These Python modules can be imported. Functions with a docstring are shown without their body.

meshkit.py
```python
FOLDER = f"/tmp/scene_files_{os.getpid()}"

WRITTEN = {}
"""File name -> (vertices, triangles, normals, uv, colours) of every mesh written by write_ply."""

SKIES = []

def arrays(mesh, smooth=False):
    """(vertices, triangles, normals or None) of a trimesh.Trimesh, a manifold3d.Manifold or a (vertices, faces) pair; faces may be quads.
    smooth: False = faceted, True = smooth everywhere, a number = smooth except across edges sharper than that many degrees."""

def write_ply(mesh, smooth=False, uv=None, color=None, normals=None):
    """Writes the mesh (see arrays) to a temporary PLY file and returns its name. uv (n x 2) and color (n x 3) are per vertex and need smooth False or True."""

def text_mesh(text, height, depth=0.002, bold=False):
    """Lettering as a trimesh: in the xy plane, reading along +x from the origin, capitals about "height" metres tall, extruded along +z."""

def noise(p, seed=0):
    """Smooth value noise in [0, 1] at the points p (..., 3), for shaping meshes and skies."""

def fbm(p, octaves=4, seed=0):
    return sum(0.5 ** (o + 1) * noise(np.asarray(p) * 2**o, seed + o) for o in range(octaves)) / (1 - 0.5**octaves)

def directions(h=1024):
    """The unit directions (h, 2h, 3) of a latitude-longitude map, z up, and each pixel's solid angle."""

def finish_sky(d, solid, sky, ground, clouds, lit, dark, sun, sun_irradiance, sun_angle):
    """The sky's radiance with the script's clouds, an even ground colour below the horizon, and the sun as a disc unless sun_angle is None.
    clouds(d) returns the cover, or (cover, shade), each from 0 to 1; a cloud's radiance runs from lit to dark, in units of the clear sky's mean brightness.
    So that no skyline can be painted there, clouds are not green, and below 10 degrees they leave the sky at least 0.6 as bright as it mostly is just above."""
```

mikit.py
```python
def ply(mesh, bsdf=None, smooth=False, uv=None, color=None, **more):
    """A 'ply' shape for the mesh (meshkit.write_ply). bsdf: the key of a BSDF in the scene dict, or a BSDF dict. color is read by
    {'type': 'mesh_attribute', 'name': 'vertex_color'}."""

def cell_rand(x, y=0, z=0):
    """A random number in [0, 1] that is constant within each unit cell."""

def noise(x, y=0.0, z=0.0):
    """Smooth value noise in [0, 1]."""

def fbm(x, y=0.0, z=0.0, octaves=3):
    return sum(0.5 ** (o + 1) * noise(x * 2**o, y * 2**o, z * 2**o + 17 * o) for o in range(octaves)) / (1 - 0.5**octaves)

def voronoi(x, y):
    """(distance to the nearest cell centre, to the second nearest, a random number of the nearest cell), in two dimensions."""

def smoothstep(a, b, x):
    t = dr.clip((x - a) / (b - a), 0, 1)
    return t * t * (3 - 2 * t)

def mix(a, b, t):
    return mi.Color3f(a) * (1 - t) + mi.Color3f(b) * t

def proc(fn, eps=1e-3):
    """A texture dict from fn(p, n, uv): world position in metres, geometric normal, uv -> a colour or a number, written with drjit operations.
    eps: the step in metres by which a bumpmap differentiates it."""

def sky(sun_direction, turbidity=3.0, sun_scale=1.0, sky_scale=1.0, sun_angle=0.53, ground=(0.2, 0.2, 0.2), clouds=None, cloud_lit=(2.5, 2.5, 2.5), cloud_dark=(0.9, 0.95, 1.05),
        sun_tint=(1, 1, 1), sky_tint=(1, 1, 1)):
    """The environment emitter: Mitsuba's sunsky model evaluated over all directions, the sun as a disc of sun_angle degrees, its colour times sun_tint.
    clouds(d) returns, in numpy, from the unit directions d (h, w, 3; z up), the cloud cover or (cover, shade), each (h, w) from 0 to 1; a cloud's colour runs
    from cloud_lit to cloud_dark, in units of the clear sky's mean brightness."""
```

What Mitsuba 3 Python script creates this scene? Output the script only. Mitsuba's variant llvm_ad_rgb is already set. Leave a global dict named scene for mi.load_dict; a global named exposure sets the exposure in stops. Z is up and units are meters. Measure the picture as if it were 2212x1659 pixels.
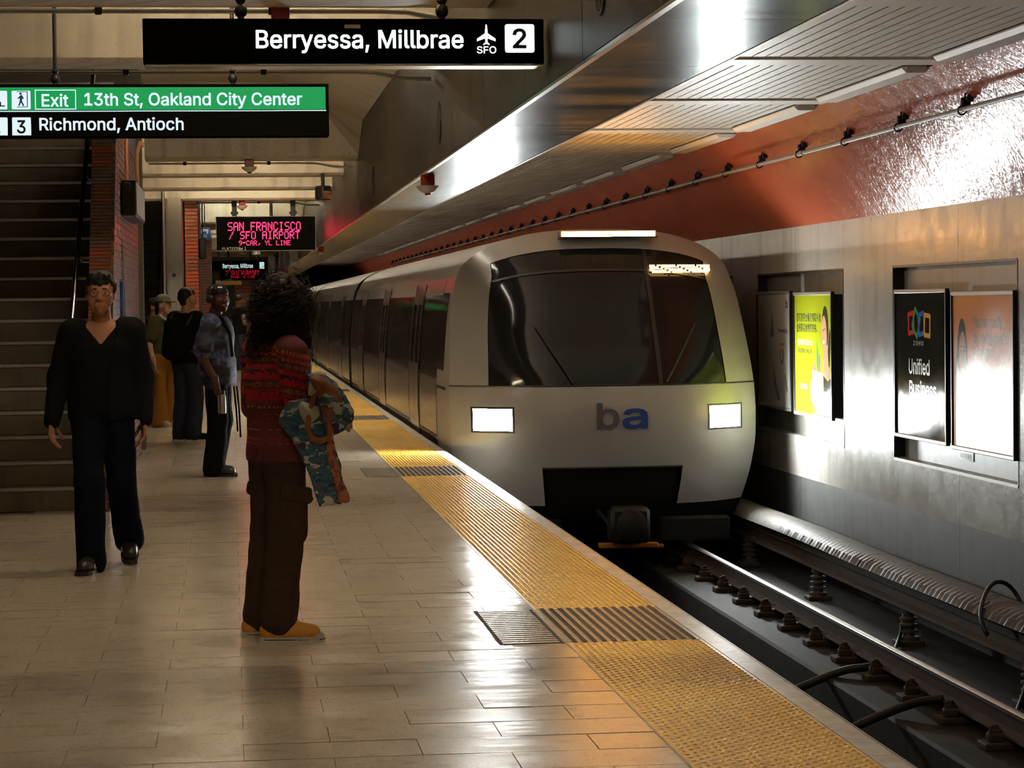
import math, random, numpy as np, trimesh, mitsuba as mi, drjit as dr, mikit, meshkit
from mikit import noise, fbm, smoothstep, mix, cell_rand
from meshkit import text_mesh
from shapely.geometry import Polygon, box as sbox
T = mi.ScalarTransform4f
PI = math.pi
rng = random.Random(7)
scene, labels = {'type': 'scene'}, {}

# ------------------------------------------------------------------ camera, lights, exposure
F_PX = 5300.0
scene['camera'] = {'type': 'perspective', 'fov': math.degrees(2*math.atan(1106/F_PX)), 'fov_axis': 'x', 'near_clip': 0.1, 'far_clip': 400.0,
                   'to_world': T().look_at(origin=[0, 0, 1.5], target=[0.1131686, 0.99303585, 1.5-0.03275145], up=[0.0156307, 0.03117976, 0.99939157])}
exposure = 0.1
LAMP = (64.0, 53.0, 37.5)          # fluorescent tubes over the platform
HEAD = (410.0, 432.0, 426.0)       # headlamps of the train
AMBER = (76.0, 29.0, 2.6)
LEDRED = (6.0, 0.08, 0.36)
# the platform lamps: (x, y, z, share of full power); they hang in the coffers between the ceiling ribs
LAMPS = [(0.25, 4.8, 3.72, 2.3), (0.25, 11.4, 3.72, .85)]+[(0.25, y, 3.84, 1. if y < 36 else 1.5) for y in (14.9, 21.3, 29.4, 33.0, 36.6, 43.0, 47.5, 54.0, 58.0, 66.0, 74.0, 83.0, 92.0)]
TROUGH = (25.0, 21.8, 17.5)         # tubes in the trough above the platform edge, lighting the slatted ceiling

# ------------------------------------------------------------------ helpers
count = {}
def fresh(key):
    n = count.get(key, 0); count[key] = n+1
    return key if n == 0 else f'{key}_{n:03d}'
def tag(key, label, cat=None, group=None, kind=None):
    d = {}
    if label: d['label'] = label
    if cat: d['category'] = cat
    if group: d['group'] = group
    if kind: d['kind'] = kind
    labels[key] = d
def thing(name, label, cat, group=None, kind=None):
    k = fresh(name); tag(k, label, cat, group, kind); return k
def put(key, mesh, bsdf, smooth=False, **kw):
    scene[key] = mikit.ply(mesh, bsdf, smooth, **kw)
    return key
def part(parent, name, mesh, bsdf, smooth=False, label=None, kind=None, **kw):
    k = fresh(parent+'__'+name)
    scene[k] = mesh if isinstance(mesh, dict) else mikit.ply(mesh, bsdf, smooth, **kw)
    if label or kind: tag(k, label, kind=kind)
    return k
def bx(x0, x1, y0, y1, z0, z1):
    m = trimesh.creation.box(extents=[abs(x1-x0), abs(y1-y0), abs(z1-z0)])
    m.apply_translation([(x0+x1)/2, (y0+y1)/2, (z0+z1)/2]); return m
def cbox(x0, x1, y0, y1, z0, z1, c=.01):
    """a box with chamfered edges"""
    e = np.array([abs(x1-x0), abs(y1-y0), abs(z1-z0)])/2; c = min(c, e.min()*.9); P = []
    for sx in (-1, 1):
        for sy in (-1, 1):
            for sz in (-1, 1):
                s = np.array([sx, sy, sz])
                for k in range(3):
                    q = e-c; q[k] = e[k]; P.append(s*q)
    m = trimesh.convex.convex_hull(np.array(P)); m.apply_translation([(x0+x1)/2, (y0+y1)/2, (z0+z1)/2]); return m
def cat(*ms):
    ms = [m for q in ms for m in (q if isinstance(q, (list, tuple)) else [q])]
    return trimesh.util.concatenate(ms)
def tube(pts, r, sides=10, cap=True):
    p = np.asarray(pts, float); n = len(p); r = np.broadcast_to(r, (n,))
    t = np.gradient(p, axis=0); t /= np.linalg.norm(t, axis=1, keepdims=True)+1e-12
    a = np.cross(t, [0.13, 0.21, 0.97]); bad = np.linalg.norm(a, axis=1) < .05
    a[bad] = np.cross(t[bad], [1., 0, 0]); a /= np.linalg.norm(a, axis=1, keepdims=True); b = np.cross(t, a)
    g = np.arange(sides)*2*PI/sides
    v = p[:, None]+r[:, None, None]*(np.cos(g)[None, :, None]*a[:, None]+np.sin(g)[None, :, None]*b[:, None])
    v = v.reshape(-1, 3); f = []
    for i in range(n-1):
        for j in range(sides):
            k = (j+1) % sides; f += [[i*sides+j, i*sides+k, (i+1)*sides+k], [i*sides+j, (i+1)*sides+k, (i+1)*sides+j]]
    if cap:
        v = np.vstack([v, p[0], p[-1]])
        for j in range(sides):
            k = (j+1) % sides; f += [[n*sides, k, j], [n*sides+1, (n-1)*sides+j, (n-1)*sides+k]]
    return trimesh.Trimesh(v, np.array(f), process=False)
def cyl(p0, p1, r, sides=16, r1=None):
    return tube([p0, p1], [r, r if r1 is None else r1], sides)
def lathe(prof, c, sides=20, axis='z'):
    m = trimesh.creation.revolve(np.array(prof, float), sections=sides)
    if axis == 'y': m.apply_transform(trimesh.transformations.rotation_matrix(PI/2, [1, 0, 0]))
    if axis == 'x': m.apply_transform(trimesh.transformations.rotation_matrix(PI/2, [0, 1, 0]))
    m.apply_translation(c); return m
def prism_x(poly_yz, x0, x1):
    m = trimesh.creation.extrude_polygon(Polygon(poly_yz), x1-x0, engine='earcut')
    m.apply_transform(np.array([[0, 0, 1, x0], [1, 0, 0, 0], [0, 1, 0, 0], [0, 0, 0, 1.]])); return m
def prism_y(poly_xz, y0, y1):
    m = trimesh.creation.extrude_polygon(Polygon(poly_xz), y1-y0, engine='earcut')
    m.apply_transform(np.array([[1, 0, 0, 0], [0, 0, 1, y0], [0, 1, 0, 0], [0, 0, 0, 1.]])); m.fix_normals(); return m
def poly_z(poly, h):
    gs = getattr(poly, 'geoms', [poly])
    return cat([trimesh.creation.extrude_polygon(g, h, engine='earcut') for g in gs if g.area > 0])
def face_front(m, y, x0, z0, sx=1., sz=1.):
    """a mesh drawn in the xy plane, extruded along +z, set upright to be read from the camera's side: x stays, y becomes z, its top faces -y"""
    m = m.copy(); m.apply_transform(np.array([[sx, 0, 0, x0], [0, 0, -1, y], [0, sz, 0, z0], [0, 0, 0, 1.]])); return m
def face_wall(m, x, y0, z0, sy=1., sz=1.):
    """the same on the wall across the track: reading direction runs towards the camera (-y), its top faces -x"""
    m = m.copy(); m.apply_transform(np.array([[0, 0, -1, x], [-sy, 0, 0, y0], [0, sz, 0, z0], [0, 0, 0, 1.]])); return m
def fit_text(s, x0, x1, cap, bold=True, depth=.003):
    m = text_mesh(s, cap, depth, bold); b = m.bounds
    m.apply_translation([-b[0][0], 0, 0]); m.apply_scale([(x1-x0)/(b[1][0]-b[0][0]), 1, 1]); m.apply_translation([x0, 0, 0]); return m
def copy_at(d, m):
    return {**d, 'to_world': T(np.asarray(m, float).tolist())}
def place(sx, sy, sz, x, y, z, rx=0., ry=0.):
    M = trimesh.transformations.compose_matrix(scale=[sx, sy, sz], angles=[rx, ry, 0], translate=[x, y, z]); return M

# ------------------------------------------------------------------ materials
def pr(col, rough=.6, metal=0., spec=.5, **kw):
    c = mikit.proc(col) if callable(col) else {'type': 'rgb', 'value': list(col)}
    r = mikit.proc(rough) if callable(rough) else float(rough)
    return {'type': 'twosided', 'bsdf': {'type': 'principled', 'base_color': c, 'roughness': r, 'metallic': float(metal), 'specular': float(spec), **kw}}
def bump(b, fn, scale=1., eps=2e-3):
    return {'type': 'twosided', 'bsdf': {'type': 'bumpmap', 'arbitrary': mikit.proc(fn, eps), 'scale': scale, 'bsdf': b['bsdf']}}
def emit(rgb, w=None):
    d = {'type': 'area', 'radiance': {'type': 'rgb', 'value': list(rgb)}}
    if w is not None: d['sampling_weight'] = float(w)
    return d
M = {}
def mat(name, d): scene['mat_'+name] = d; M[name] = 'mat_'+name; return 'mat_'+name
def tile_col(a, b):
    def fn(p, n, uv):
        k = cell_rand((p.x-.018)/.297, dr.floor((p.y-8.113)/.3048), 3)
        c = mix(a, b, .5*fbm(p.x*2.3, p.y*2.3, 1., 3)+.35*k)
        sp = smoothstep(.70, .80, noise(p.x*160, p.y*160, 3.))
        dirt = smoothstep(.58, .8, fbm(p.x*9, p.y*14, 5., 3))
        return c*(1-.22*sp)*(1-.16*dirt)
    return fn
mat('tile', bump(pr(tile_col((.36, .305, .23), (.295, .248, .187)), lambda p, n, uv: .13+.13*fbm(p.x*5, p.y*5, 0, 2), spec=1.),
    lambda p, n, uv: .0011*noise(p.x*1.1, p.y*9., 2.)+.0005*noise(p.x*7, p.y*23., 5.), 1., 6e-3))
mat('joint', pr((.16, .14, .11), .8))
mat('edge', pr(lambda p, n, uv: mix((.62, .60, .54), (.42, .40, .35), fbm(p.x*20, p.y*12, 0, 3)), .35))
mat('yellow', pr(lambda p, n, uv: mix((.95, .585, .095), (.86, .50, .075), smoothstep(.35, .8, fbm(p.x*3, p.y*1.3, 0, 3)))*(1-.07*smoothstep(.62, .75, fbm(p.x*18, p.y*14, 4., 3))), .32, spec=.5))
mat('grate', pr((.085, .09, .09), .25, .8))
mat('gratebed', pr(lambda p, n, uv: mix((.33, .27, .19), (.22, .17, .11), fbm(p.x*30, p.y*30, 0, 2)), .35))
def concrete(a, b, s=1., pits=0.):
    def fn(p, n, uv):
        c = mix(a, b, fbm(p.x*1.7*s+p.y*1.7*s, p.y*.4+p.z*.6, p.z*2.*s, 4))
        st = fbm(p.x*9*s+p.y*9*s, p.z*.9, 2., 3)
        c = c*(1-.20*smoothstep(.5, .85, st))
        if pits: c = c*(1-pits*smoothstep(.84, .90, noise(p.x*85, p.y*85, p.z*85)))
        return c
    return fn
mat('ceil', pr(concrete((.60, .525, .405), (.51, .44, .335), 1., .5), .55))
mat('fascia', pr(concrete((.026, .0195, .0145), (.017, .013, .0095), 1.5), .34, spec=.14))
mat('wallpaint', bump(pr(concrete((.265, .25, .226), (.218, .205, .184), 1., .35), lambda p, n, uv: .26+.14*fbm(p.y*6, p.z*6, 0, 3), spec=.30),
    lambda p, n, uv: .0016*fbm(p.y*22, p.z*22, p.x*22, 3), 1., 3e-3))
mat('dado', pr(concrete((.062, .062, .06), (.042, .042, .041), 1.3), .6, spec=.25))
mat('niche', pr(concrete((.17, .16, .145), (.13, .122, .108), 1.2, .3), .4))
mat('redpaint', bump(pr(lambda p, n, uv: mix((.34, .082, .042), (.28, .064, .032), fbm(p.y*2, p.z*5, 0, 3)), lambda p, n, uv: .16+.12*fbm(p.y*7, p.z*9, p.x*3, 3), spec=.20),
    lambda p, n, uv: .0014*noise(p.y*80+p.z*50, p.z*60, p.x*60)+.0055*fbm(p.y*30+p.z*22, p.z*20-p.y*9, p.x*20, 3)+.006*noise(p.y*5+p.z*4, p.z*3-p.y*2, 1.), 1., 3e-3))
mat('slat', pr(concrete((.66, .61, .52), (.58, .53, .45)), .42))
mat('slatdark', pr((.022, .02, .018), .8))
mat('alu', {'type': 'twosided', 'bsdf': {'type': 'bumpmap', 'arbitrary': mikit.proc(lambda p, n, uv: .012*noise(p.x*.35, p.y*2.1, 1.)+.0025*noise(p.x*.9, p.y*9., 4.)+.0016*noise(p.x*3., p.y*.5, 7.), 8e-3), 'scale': 1.,
    'bsdf': {'type': 'roughconductor', 'material': 'none', 'specular_reflectance': {'type': 'rgb', 'value': [.40, .41, .42]}, 'distribution': 'ggx', 'alpha_u': .045, 'alpha_v': .11}}})
mat('steel', pr((.62, .60, .56), .24, 1.))
mat('steeldull', pr((.42, .40, .37), .38, 1.))
mat('rail', pr((.70, .70, .72), .30, 1.))
mat('pipe', pr((.15, .145, .14), .5, .3))
mat('rust', pr(lambda p, n, uv: mix((.075, .055, .045), (.04, .032, .028), fbm(p.x*20, p.y*9, p.z*20, 3)), .75, spec=.15))
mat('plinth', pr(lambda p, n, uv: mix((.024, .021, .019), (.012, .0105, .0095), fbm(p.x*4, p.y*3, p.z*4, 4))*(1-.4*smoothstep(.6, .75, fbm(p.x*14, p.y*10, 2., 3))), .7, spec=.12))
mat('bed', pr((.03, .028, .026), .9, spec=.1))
mat('black', pr((.008, .008, .008), .4, spec=.3))
mat('rubber', pr((.015, .015, .016), .55))
mat('insul', pr((.10, .085, .08), .25))
mat('cover', pr(lambda p, n, uv: mix((.085, .077, .068), (.056, .051, .045), fbm(p.x*6, p.y*4, p.z*6, 3)), .62, spec=.3))
mat('brown', pr((.30, .12, .05), .5))
mat('greymetal', pr((.33, .32, .30), .35, .6))
mat('redbox', pr((.22, .012, .012), .4))
mat('white', pr((.70, .67, .60), .45))
mat('wood', pr((.3, .2, .1), .6))
mat('stair', pr(concrete((.105, .082, .05), (.068, .052, .031), 2.5), .6))
def brickcol(p, n, uv):
    k = cell_rand(p.y/.2, dr.floor(p.z/.0575+.5), 2.)
    st = fbm(p.y*46, p.z*4, p.x*46, 2)
    c = mix((.105, .038, .025), (.06, .029, .022), fbm(p.y*4, p.z*9, p.x*3, 2))
    c = mix(c, (.075, .058, .050), .55*smoothstep(.45, .7, st))
    return c*(.75+.5*noise(p.x*3., p.y*5., p.z*18.))
mat('brick', pr(brickcol, lambda p, n, uv: .25+.2*noise(p.y*40, p.z*20, p.x*40), spec=.4))
mat('brickred', pr(lambda p, n, uv: mix((.40, .085, .035), (.30, .065, .028), noise(p.x*20, p.y*8, p.z*20)), .3))
mat('brickgrey', pr(lambda p, n, uv: mix((.20, .15, .125), (.13, .10, .085), noise(p.x*20, p.y*8, p.z*20)), .25))
mat('brickbrown', pr(lambda p, n, uv: mix((.27, .105, .065), (.19, .08, .055), noise(p.x*20, p.y*8, p.z*20)), .25))
mat('mortar', pr((.045, .038, .034), .8))
mat('blue', pr((.02, .07, .30), .4))
mat('phoneblue', pr((.012, .06, .22), .4))
# ------------------------------------------------------------------ floor: base, tiles, warning strip, edge
YF, YB = -5.0, 120.0
EDGE = 2.16
tag('floor', 'platform floor of long beige terrazzo tiles laid in staggered rows', kind='structure')
put('floor', cat(bx(-9, EDGE, YF, YB, -.5, -.006), bx(EDGE-.02, EDGE+.004, YF, YB, -.20, -.012)), M['joint'])
unit = mikit.ply(trimesh.creation.box(), M['tile'])
TX, TY = .594, .3048
def tile_rows(y0, y1):
    k0, k1 = int(round((y0-8.113)/TY)), int(round((y1-8.113)/TY))
    for k in range(k0, k1):
        xo = .018-.297+ (0 if k % 2 else .297)
        for j in range(-9, 3):
            a, b = xo+j*TX, xo+(j+1)*TX
            b = min(b, 1.446)
            if b-a < .05: continue
            yield 8.113+k*TY, a, b
far, near = [], []
for y, a, b in tile_rows(-1, 46):
    if b < -4.2: continue
    if y > 18.1 and b < -1.0 and y < 40: continue
    yc = y+TY/2
    vis = yc > 7.3 and b/yc > -.098 and (yc < 24)
    (near if vis else far).append((yc, a, b))
near.sort(key=lambda t: t[0])
far += near[300:]; near = near[:300]
for yc, a, b in near:
    part('floor', 'tile', copy_at(unit, place(b-a-.003, TY-.0032, .012, (a+b)/2, yc, -.006+rng.uniform(-.0003, .0003), rng.gauss(0, .0038), rng.gauss(0, .0014))), None)
ms = [bx(a+.0015, b-.0015, yc-TY/2+.0016, yc+TY/2-.0016, -.012, rng.uniform(-.0003, .0003)) for yc, a, b in far]
part('floor', 'far_tiles', cat(ms), M['tile'], kind='stuff', label='beige floor tiles further away')
part('floor', 'far_paving', bx(-9, 1.446, 8.113+TY*round((46-8.113)/TY), YB, -.012, 0), M['tile'])
# warning strip: panels of domes; every ninth is a steel grating
PW = 10.72/9
def domes(w, l, px, r0, r1, h, sides):
    c = []
    nx, ny = int(w/px), int(l/px)
    for i in range(nx):
        for j in range(ny):
            for s in (0, .5): c.append(((i+.25+s)*px+(w-nx*px)/2, (j+.25+s)*px+(l-ny*px)/2))
    c = np.array(c); g = np.arange(sides)*2*PI/sides+PI/sides
    ring = np.stack([np.cos(g), np.sin(g)], 1)
    b = np.concatenate([np.c_[ring*r0, np.zeros(sides)], np.c_[ring*r1, np.full(sides, h)], [[0, 0, h*1.12]]])
    i = np.arange(sides); k = (i+1) % sides
    f = np.vstack([np.c_[i, k, k+sides], np.c_[i, k+sides, i+sides], np.c_[i+sides, k+sides, 0*i+2*sides]])
    v = (b[None]+np.c_[c, 0*c[:, 0]][:, None]).reshape(-1, 3)
    ff = (f[None]+(np.arange(len(c))*len(b))[:, None, None]).reshape(-1, 3)
    return trimesh.Trimesh(v, ff, process=False)
W0, W1 = 1.452, 2.052
def panel(sides):
    m = bx(0, W1-W0, 0.0015, PW-.0015, -.02, .001); d = domes(W1-W0, PW, .0585, .0120, .0070, .0036, sides); d.apply_translation([0, 0, .001])
    return mikit.ply(cat(m, d), M['yellow'], 50)
pan_hi, pan_lo = panel(8), panel(4)
pan_far = mikit.ply(bx(0, W1-W0, .0015, PW-.0015, -.02, .004), M['yellow'])
bars, bumps = [], []
for i in range(13):
    x = .012+(i+.5)*(W1-W0-.024)/13
    bars.append(bx(x-.010, x+.010, 0, PW, .001, .005))
    for j in range(60):
        y = (j+.5)*PW/60
        for s in (-1, 1):
            bumps.append(trimesh.Trimesh([[x+s*.0052-.004, y-.006, .005], [x+s*.0052+.004, y-.006, .005], [x+s*.0052+.004, y+.006, .005], [x+s*.0052-.004, y+.006, .005], [x+s*.0052, y, .009]], [[0, 1, 4], [1, 2, 4], [2, 3, 4], [3, 0, 4]], process=False))
gr_bed = mikit.ply(bx(0, W1-W0, .001, PW-.001, -.02, .001), M['gratebed'])
gr_bars = mikit.ply(cat(bars, bumps), M['grate'])
fr = cat(bx(0, .285, 0, .02, -.02, .002), bx(0, .285, PW-.02, PW, -.02, .002), bx(0, .014, 0, PW, -.02, .002), bx(.271, .285, 0, PW, -.02, .002))
dr_frame = mikit.ply(fr, M['rust']); dr_bar = mikit.ply(cbox(.014, .271, -.015, .015, -.02, .003, .002), M['steel']); dr_bed = mikit.ply(bx(0, .285, 0, PW, -.02, -.012), M['black'])
dl = {0: 'long steel drain grate in the floor tiles, nearest one beside the yellow strip', 1: 'middle drain grate in the tiles beside the yellow strip, dark and bar-covered', 2: 'far small drain grate in the tiles, behind the draped jacket of the woman'}
for k in range(-9, 80):
    y = 10.69+k*PW
    tr = place(1, 1, 1, W0, y, 0)
    if k % 9 == 0:
        part('floor', 'warning_grating', copy_at(gr_bed, tr), None, label='steel dome bars over a brown bed between yellow panels')
        part('floor', 'grating_bars', copy_at(gr_bars, tr), None)
        if 0 <= k <= 18:
            t = thing('drain_grate', dl[k//9], 'grate')
            tr2 = place(1, 1, 1, 1.152, y, 0)
            part(t, 'bed', copy_at(dr_bed, tr2), None); part(t, 'frame', copy_at(dr_frame, tr2), None)
            for j in range(18): part(t, 'bar', copy_at(dr_bar, place(1, 1, 1, 1.152, y+(j+.5)*PW/18, 0)), None)
    else:
        part('floor', 'tactile_panel', copy_at(pan_hi if y < 17 else pan_lo if y < 36 else pan_far, tr), None)
ue = mikit.ply(trimesh.creation.box(), M['edge'])
for k in range(0, 100):
    y = 7.23+k*.3048
    if y < 6.9 or y > 36: continue
    part('floor', 'edge_tile', copy_at(ue, place(EDGE-.012-W1-.006, .3048-.003, .012, (W1+EDGE-.006)/2, y+.1524, -.006)), None)
part('floor', 'edge_strip', cat(bx(W1+.003, EDGE-.01, YF, 7.2, -.012, 0), bx(W1+.003, EDGE-.01, 7.23+95*.3048, YB, -.012, 0)), M['edge'])
part('floor', 'edge_nosing', cat(bx(EDGE-.008, EDGE, YF, YB, -.03, -.001), bx(W0-.006, W0-.001, YF, YB, -.012, .0005)), M['steeldull'])

# ------------------------------------------------------------------ trench with the track
tag('track_bed', 'dark concrete invert of the track trench under the platform edge', kind='structure')
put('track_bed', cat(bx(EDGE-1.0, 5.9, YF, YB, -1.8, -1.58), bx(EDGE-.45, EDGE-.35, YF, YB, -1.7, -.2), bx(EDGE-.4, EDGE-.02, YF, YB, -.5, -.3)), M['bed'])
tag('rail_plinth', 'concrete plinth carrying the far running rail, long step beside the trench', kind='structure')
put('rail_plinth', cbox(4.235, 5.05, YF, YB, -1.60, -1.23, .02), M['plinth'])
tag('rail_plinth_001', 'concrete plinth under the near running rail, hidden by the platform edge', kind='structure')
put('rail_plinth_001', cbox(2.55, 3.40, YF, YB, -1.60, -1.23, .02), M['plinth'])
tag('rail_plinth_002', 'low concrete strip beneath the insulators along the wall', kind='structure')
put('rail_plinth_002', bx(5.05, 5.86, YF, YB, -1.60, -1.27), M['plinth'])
rp = [(-.0375, 0), (-.034, .012), (.034, .012), (.0375, 0), (.036, -.022), (.010, -.034), (.008, -.115), (.066, -.137), (.068, -.150), (-.068, -.150), (-.066, -.137), (-.008, -.115), (-.010, -.034), (-.036, -.022)]
def rail(x, label):
    t = thing('running_rail', label, 'rail')
    part(t, 'web_and_foot', prism_y([(x+a, -.997+b) for a, b in rp[3:]+[rp[0]]], YF, YB), M['rust'])
    part(t, 'railhead', prism_y([(x+.0375*math.sin(q), -.990-.016*(1-math.cos(q))/1.) for q in np.linspace(-1.45, 1.45, 15)]+[(x+.036, -1.018), (x-.036, -1.018)], YF, YB), M['rail'], 60, label='polished shining steel running surface')
    return t
r1 = rail(4.66, 'far running rail with a bright polished head in front of the third rail')
r2 = rail(2.984, 'near running rail below the platform edge, under the train')
clip = cat(cbox(-.19, .19, -.09, .09, 0, .045, .008), cbox(-.15, -.055, -.045, .045, .04, .10, .012), cbox(.055, .15, -.045, .045, .04, .10, .012),
           cyl((-.10, 0, .08), (-.10, 0, .15), .018, 8), cyl((.10, 0, .08), (.10, 0, .15), .018, 8), cbox(-.13, -.07, -.025, .025, .095, .12, .006), cbox(.07, .13, -.025, .025, .095, .12, .006),
           tube([(-.15, -.03, .07), (-.13, 0, .13), (-.09, .03, .14), (-.06, 0, .10)], .011, 6), tube([(.15, -.03, .07), (.13, 0, .13), (.09, .03, .14), (.06, 0, .10)], .011, 6))
clip_d = mikit.ply(clip, M['rust'])
for k in range(26): part(r1, 'fastener', copy_at(clip_d, place(1, 1, 1, 4.66, 13.45+k*.919, -1.232)), None)
for k in range(6): part(r2, 'fastener', copy_at(clip_d, place(1, 1, 1, 2.984, 19+k*.919, -1.232)), None)
t = thing('third_rail', 'third rail under a pale ribbed cover board along the wall', 'rail')
part(t, 'contact_rail', prism_y([(5.30, -.98), (5.44, -.98), (5.44, -.955), (5.385, -.94), (5.385, -.87), (5.42, -.85), (5.42, -.80), (5.32, -.80), (5.32, -.85), (5.355, -.87), (5.355, -.94), (5.30, -.955)], YF, YB), M['rust'])
cov = [(5.235, -.755), (5.225, -.745), (5.26, -.695), (5.34, -.655), (5.46, -.645), (5.56, -.665), (5.62, -.72), (5.605, -.73), (5.545, -.685), (5.46, -.667), (5.345, -.677), (5.275, -.712)]
cl = []
def cover_wave(y0, y1, n):
    ys = np.linspace(y0, y1, n); V = []
    for i, y in enumerate(ys):
        w = .012*math.sin(y*2*PI/.115)*(.4+.6*meshkit.noise(np.array([y*1.3, 0, 0])))
        d = .02*(meshkit.noise(np.array([y*.35, 5, 0]))-.5)
        for j, (a, b) in enumerate(cov):
            k = 1. if j in (1, 2, 11, 0) else .35 if j in (3, 10) else 0.
            V.append((a-w*k, y, b+d+w*.4*k))
    V = np.array(V); m = len(cov); f = []
    for i in range(n-1):
        for j in range(m):
            k = (j+1) % m; f += [[i*m+j, (i+1)*m+j, (i+1)*m+k], [i*m+j, (i+1)*m+k, i*m+k]]
    return trimesh.Trimesh(V, np.array(f), process=False)
yy = 5.0
while yy < 42:
    part(t, 'cover_board', cover_wave(yy+.004, yy+3.04, 90), M['cover'], 50); yy += 3.048
ins = lathe([(0, 0), (.085, 0), (.085, .05), (.05, .055), (.045, .075), (.075, .085), (.075, .10), (.048, .108), (.048, .125), (.075, .135), (.075, .15), (.048, .158), (.048, .175), (.072, .185), (.072, .20), (.045, .208), (.045, .225), (.06, .235), (.06, .262), (0, .262)], (0, 0, 0), 18)
ins_d, pl_d = mikit.ply(ins, M['insul'], 30), mikit.ply(cbox(-.11, .11, -.10, .10, -.01, .035, .008), M['rust'])
pin_d = mikit.ply(bx(-.03, .03, -.03, .03, .255, .30), M['rust'])
for k in range(9):
    y = 19.1+(k-2)*3.048
    part(t, 'insulator', copy_at(ins_d, place(1, 1, 1, 5.35, y, -1.25)), None); part(t, 'insulator_base', copy_at(pl_d, place(1, 1, 1, 5.35, y, -1.265)), None); part(t, 'insulator_cap', copy_at(pin_d, place(1, 1, 1, 5.35, y, -1.265)), None)
for k in range(14): part(t, 'cover_bracket', bx(5.36, 5.40, 13.0+k*1.524, 13.03+k*1.524, -.84, -.665), M['rust'])
def cable(name, label, pts, r=.022, m='rubber'):
    p = np.array(pts, float); s = np.linspace(0, 1, len(p)); u = np.linspace(0, 1, 40)
    from scipy.interpolate import make_interp_spline
    q = make_interp_spline(s, p, k=min(3, len(p)-1))(u)
    k = thing(name, label, 'cable'); put(k, tube(q, r, 8), M[m], True); return k
cable('power_cable', 'black cable crossing the plinth to the rail, farther of the two near the platform edge', [(2.5, 17.2, -1.5), (3.6, 17.25, -1.42), (4.22, 17.3, -1.23), (4.45, 17.3, -1.17), (4.6, 17.3, -1.15)], .03)
cable('power_cable', 'black cable crossing the plinth to the rail, nearer of the two', [(2.6, 15.3, -1.5), (3.5, 15.45, -1.42), (4.1, 15.55, -1.24), (4.4, 15.6, -1.15), (4.6, 15.6, -1.13)], .03)
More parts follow.
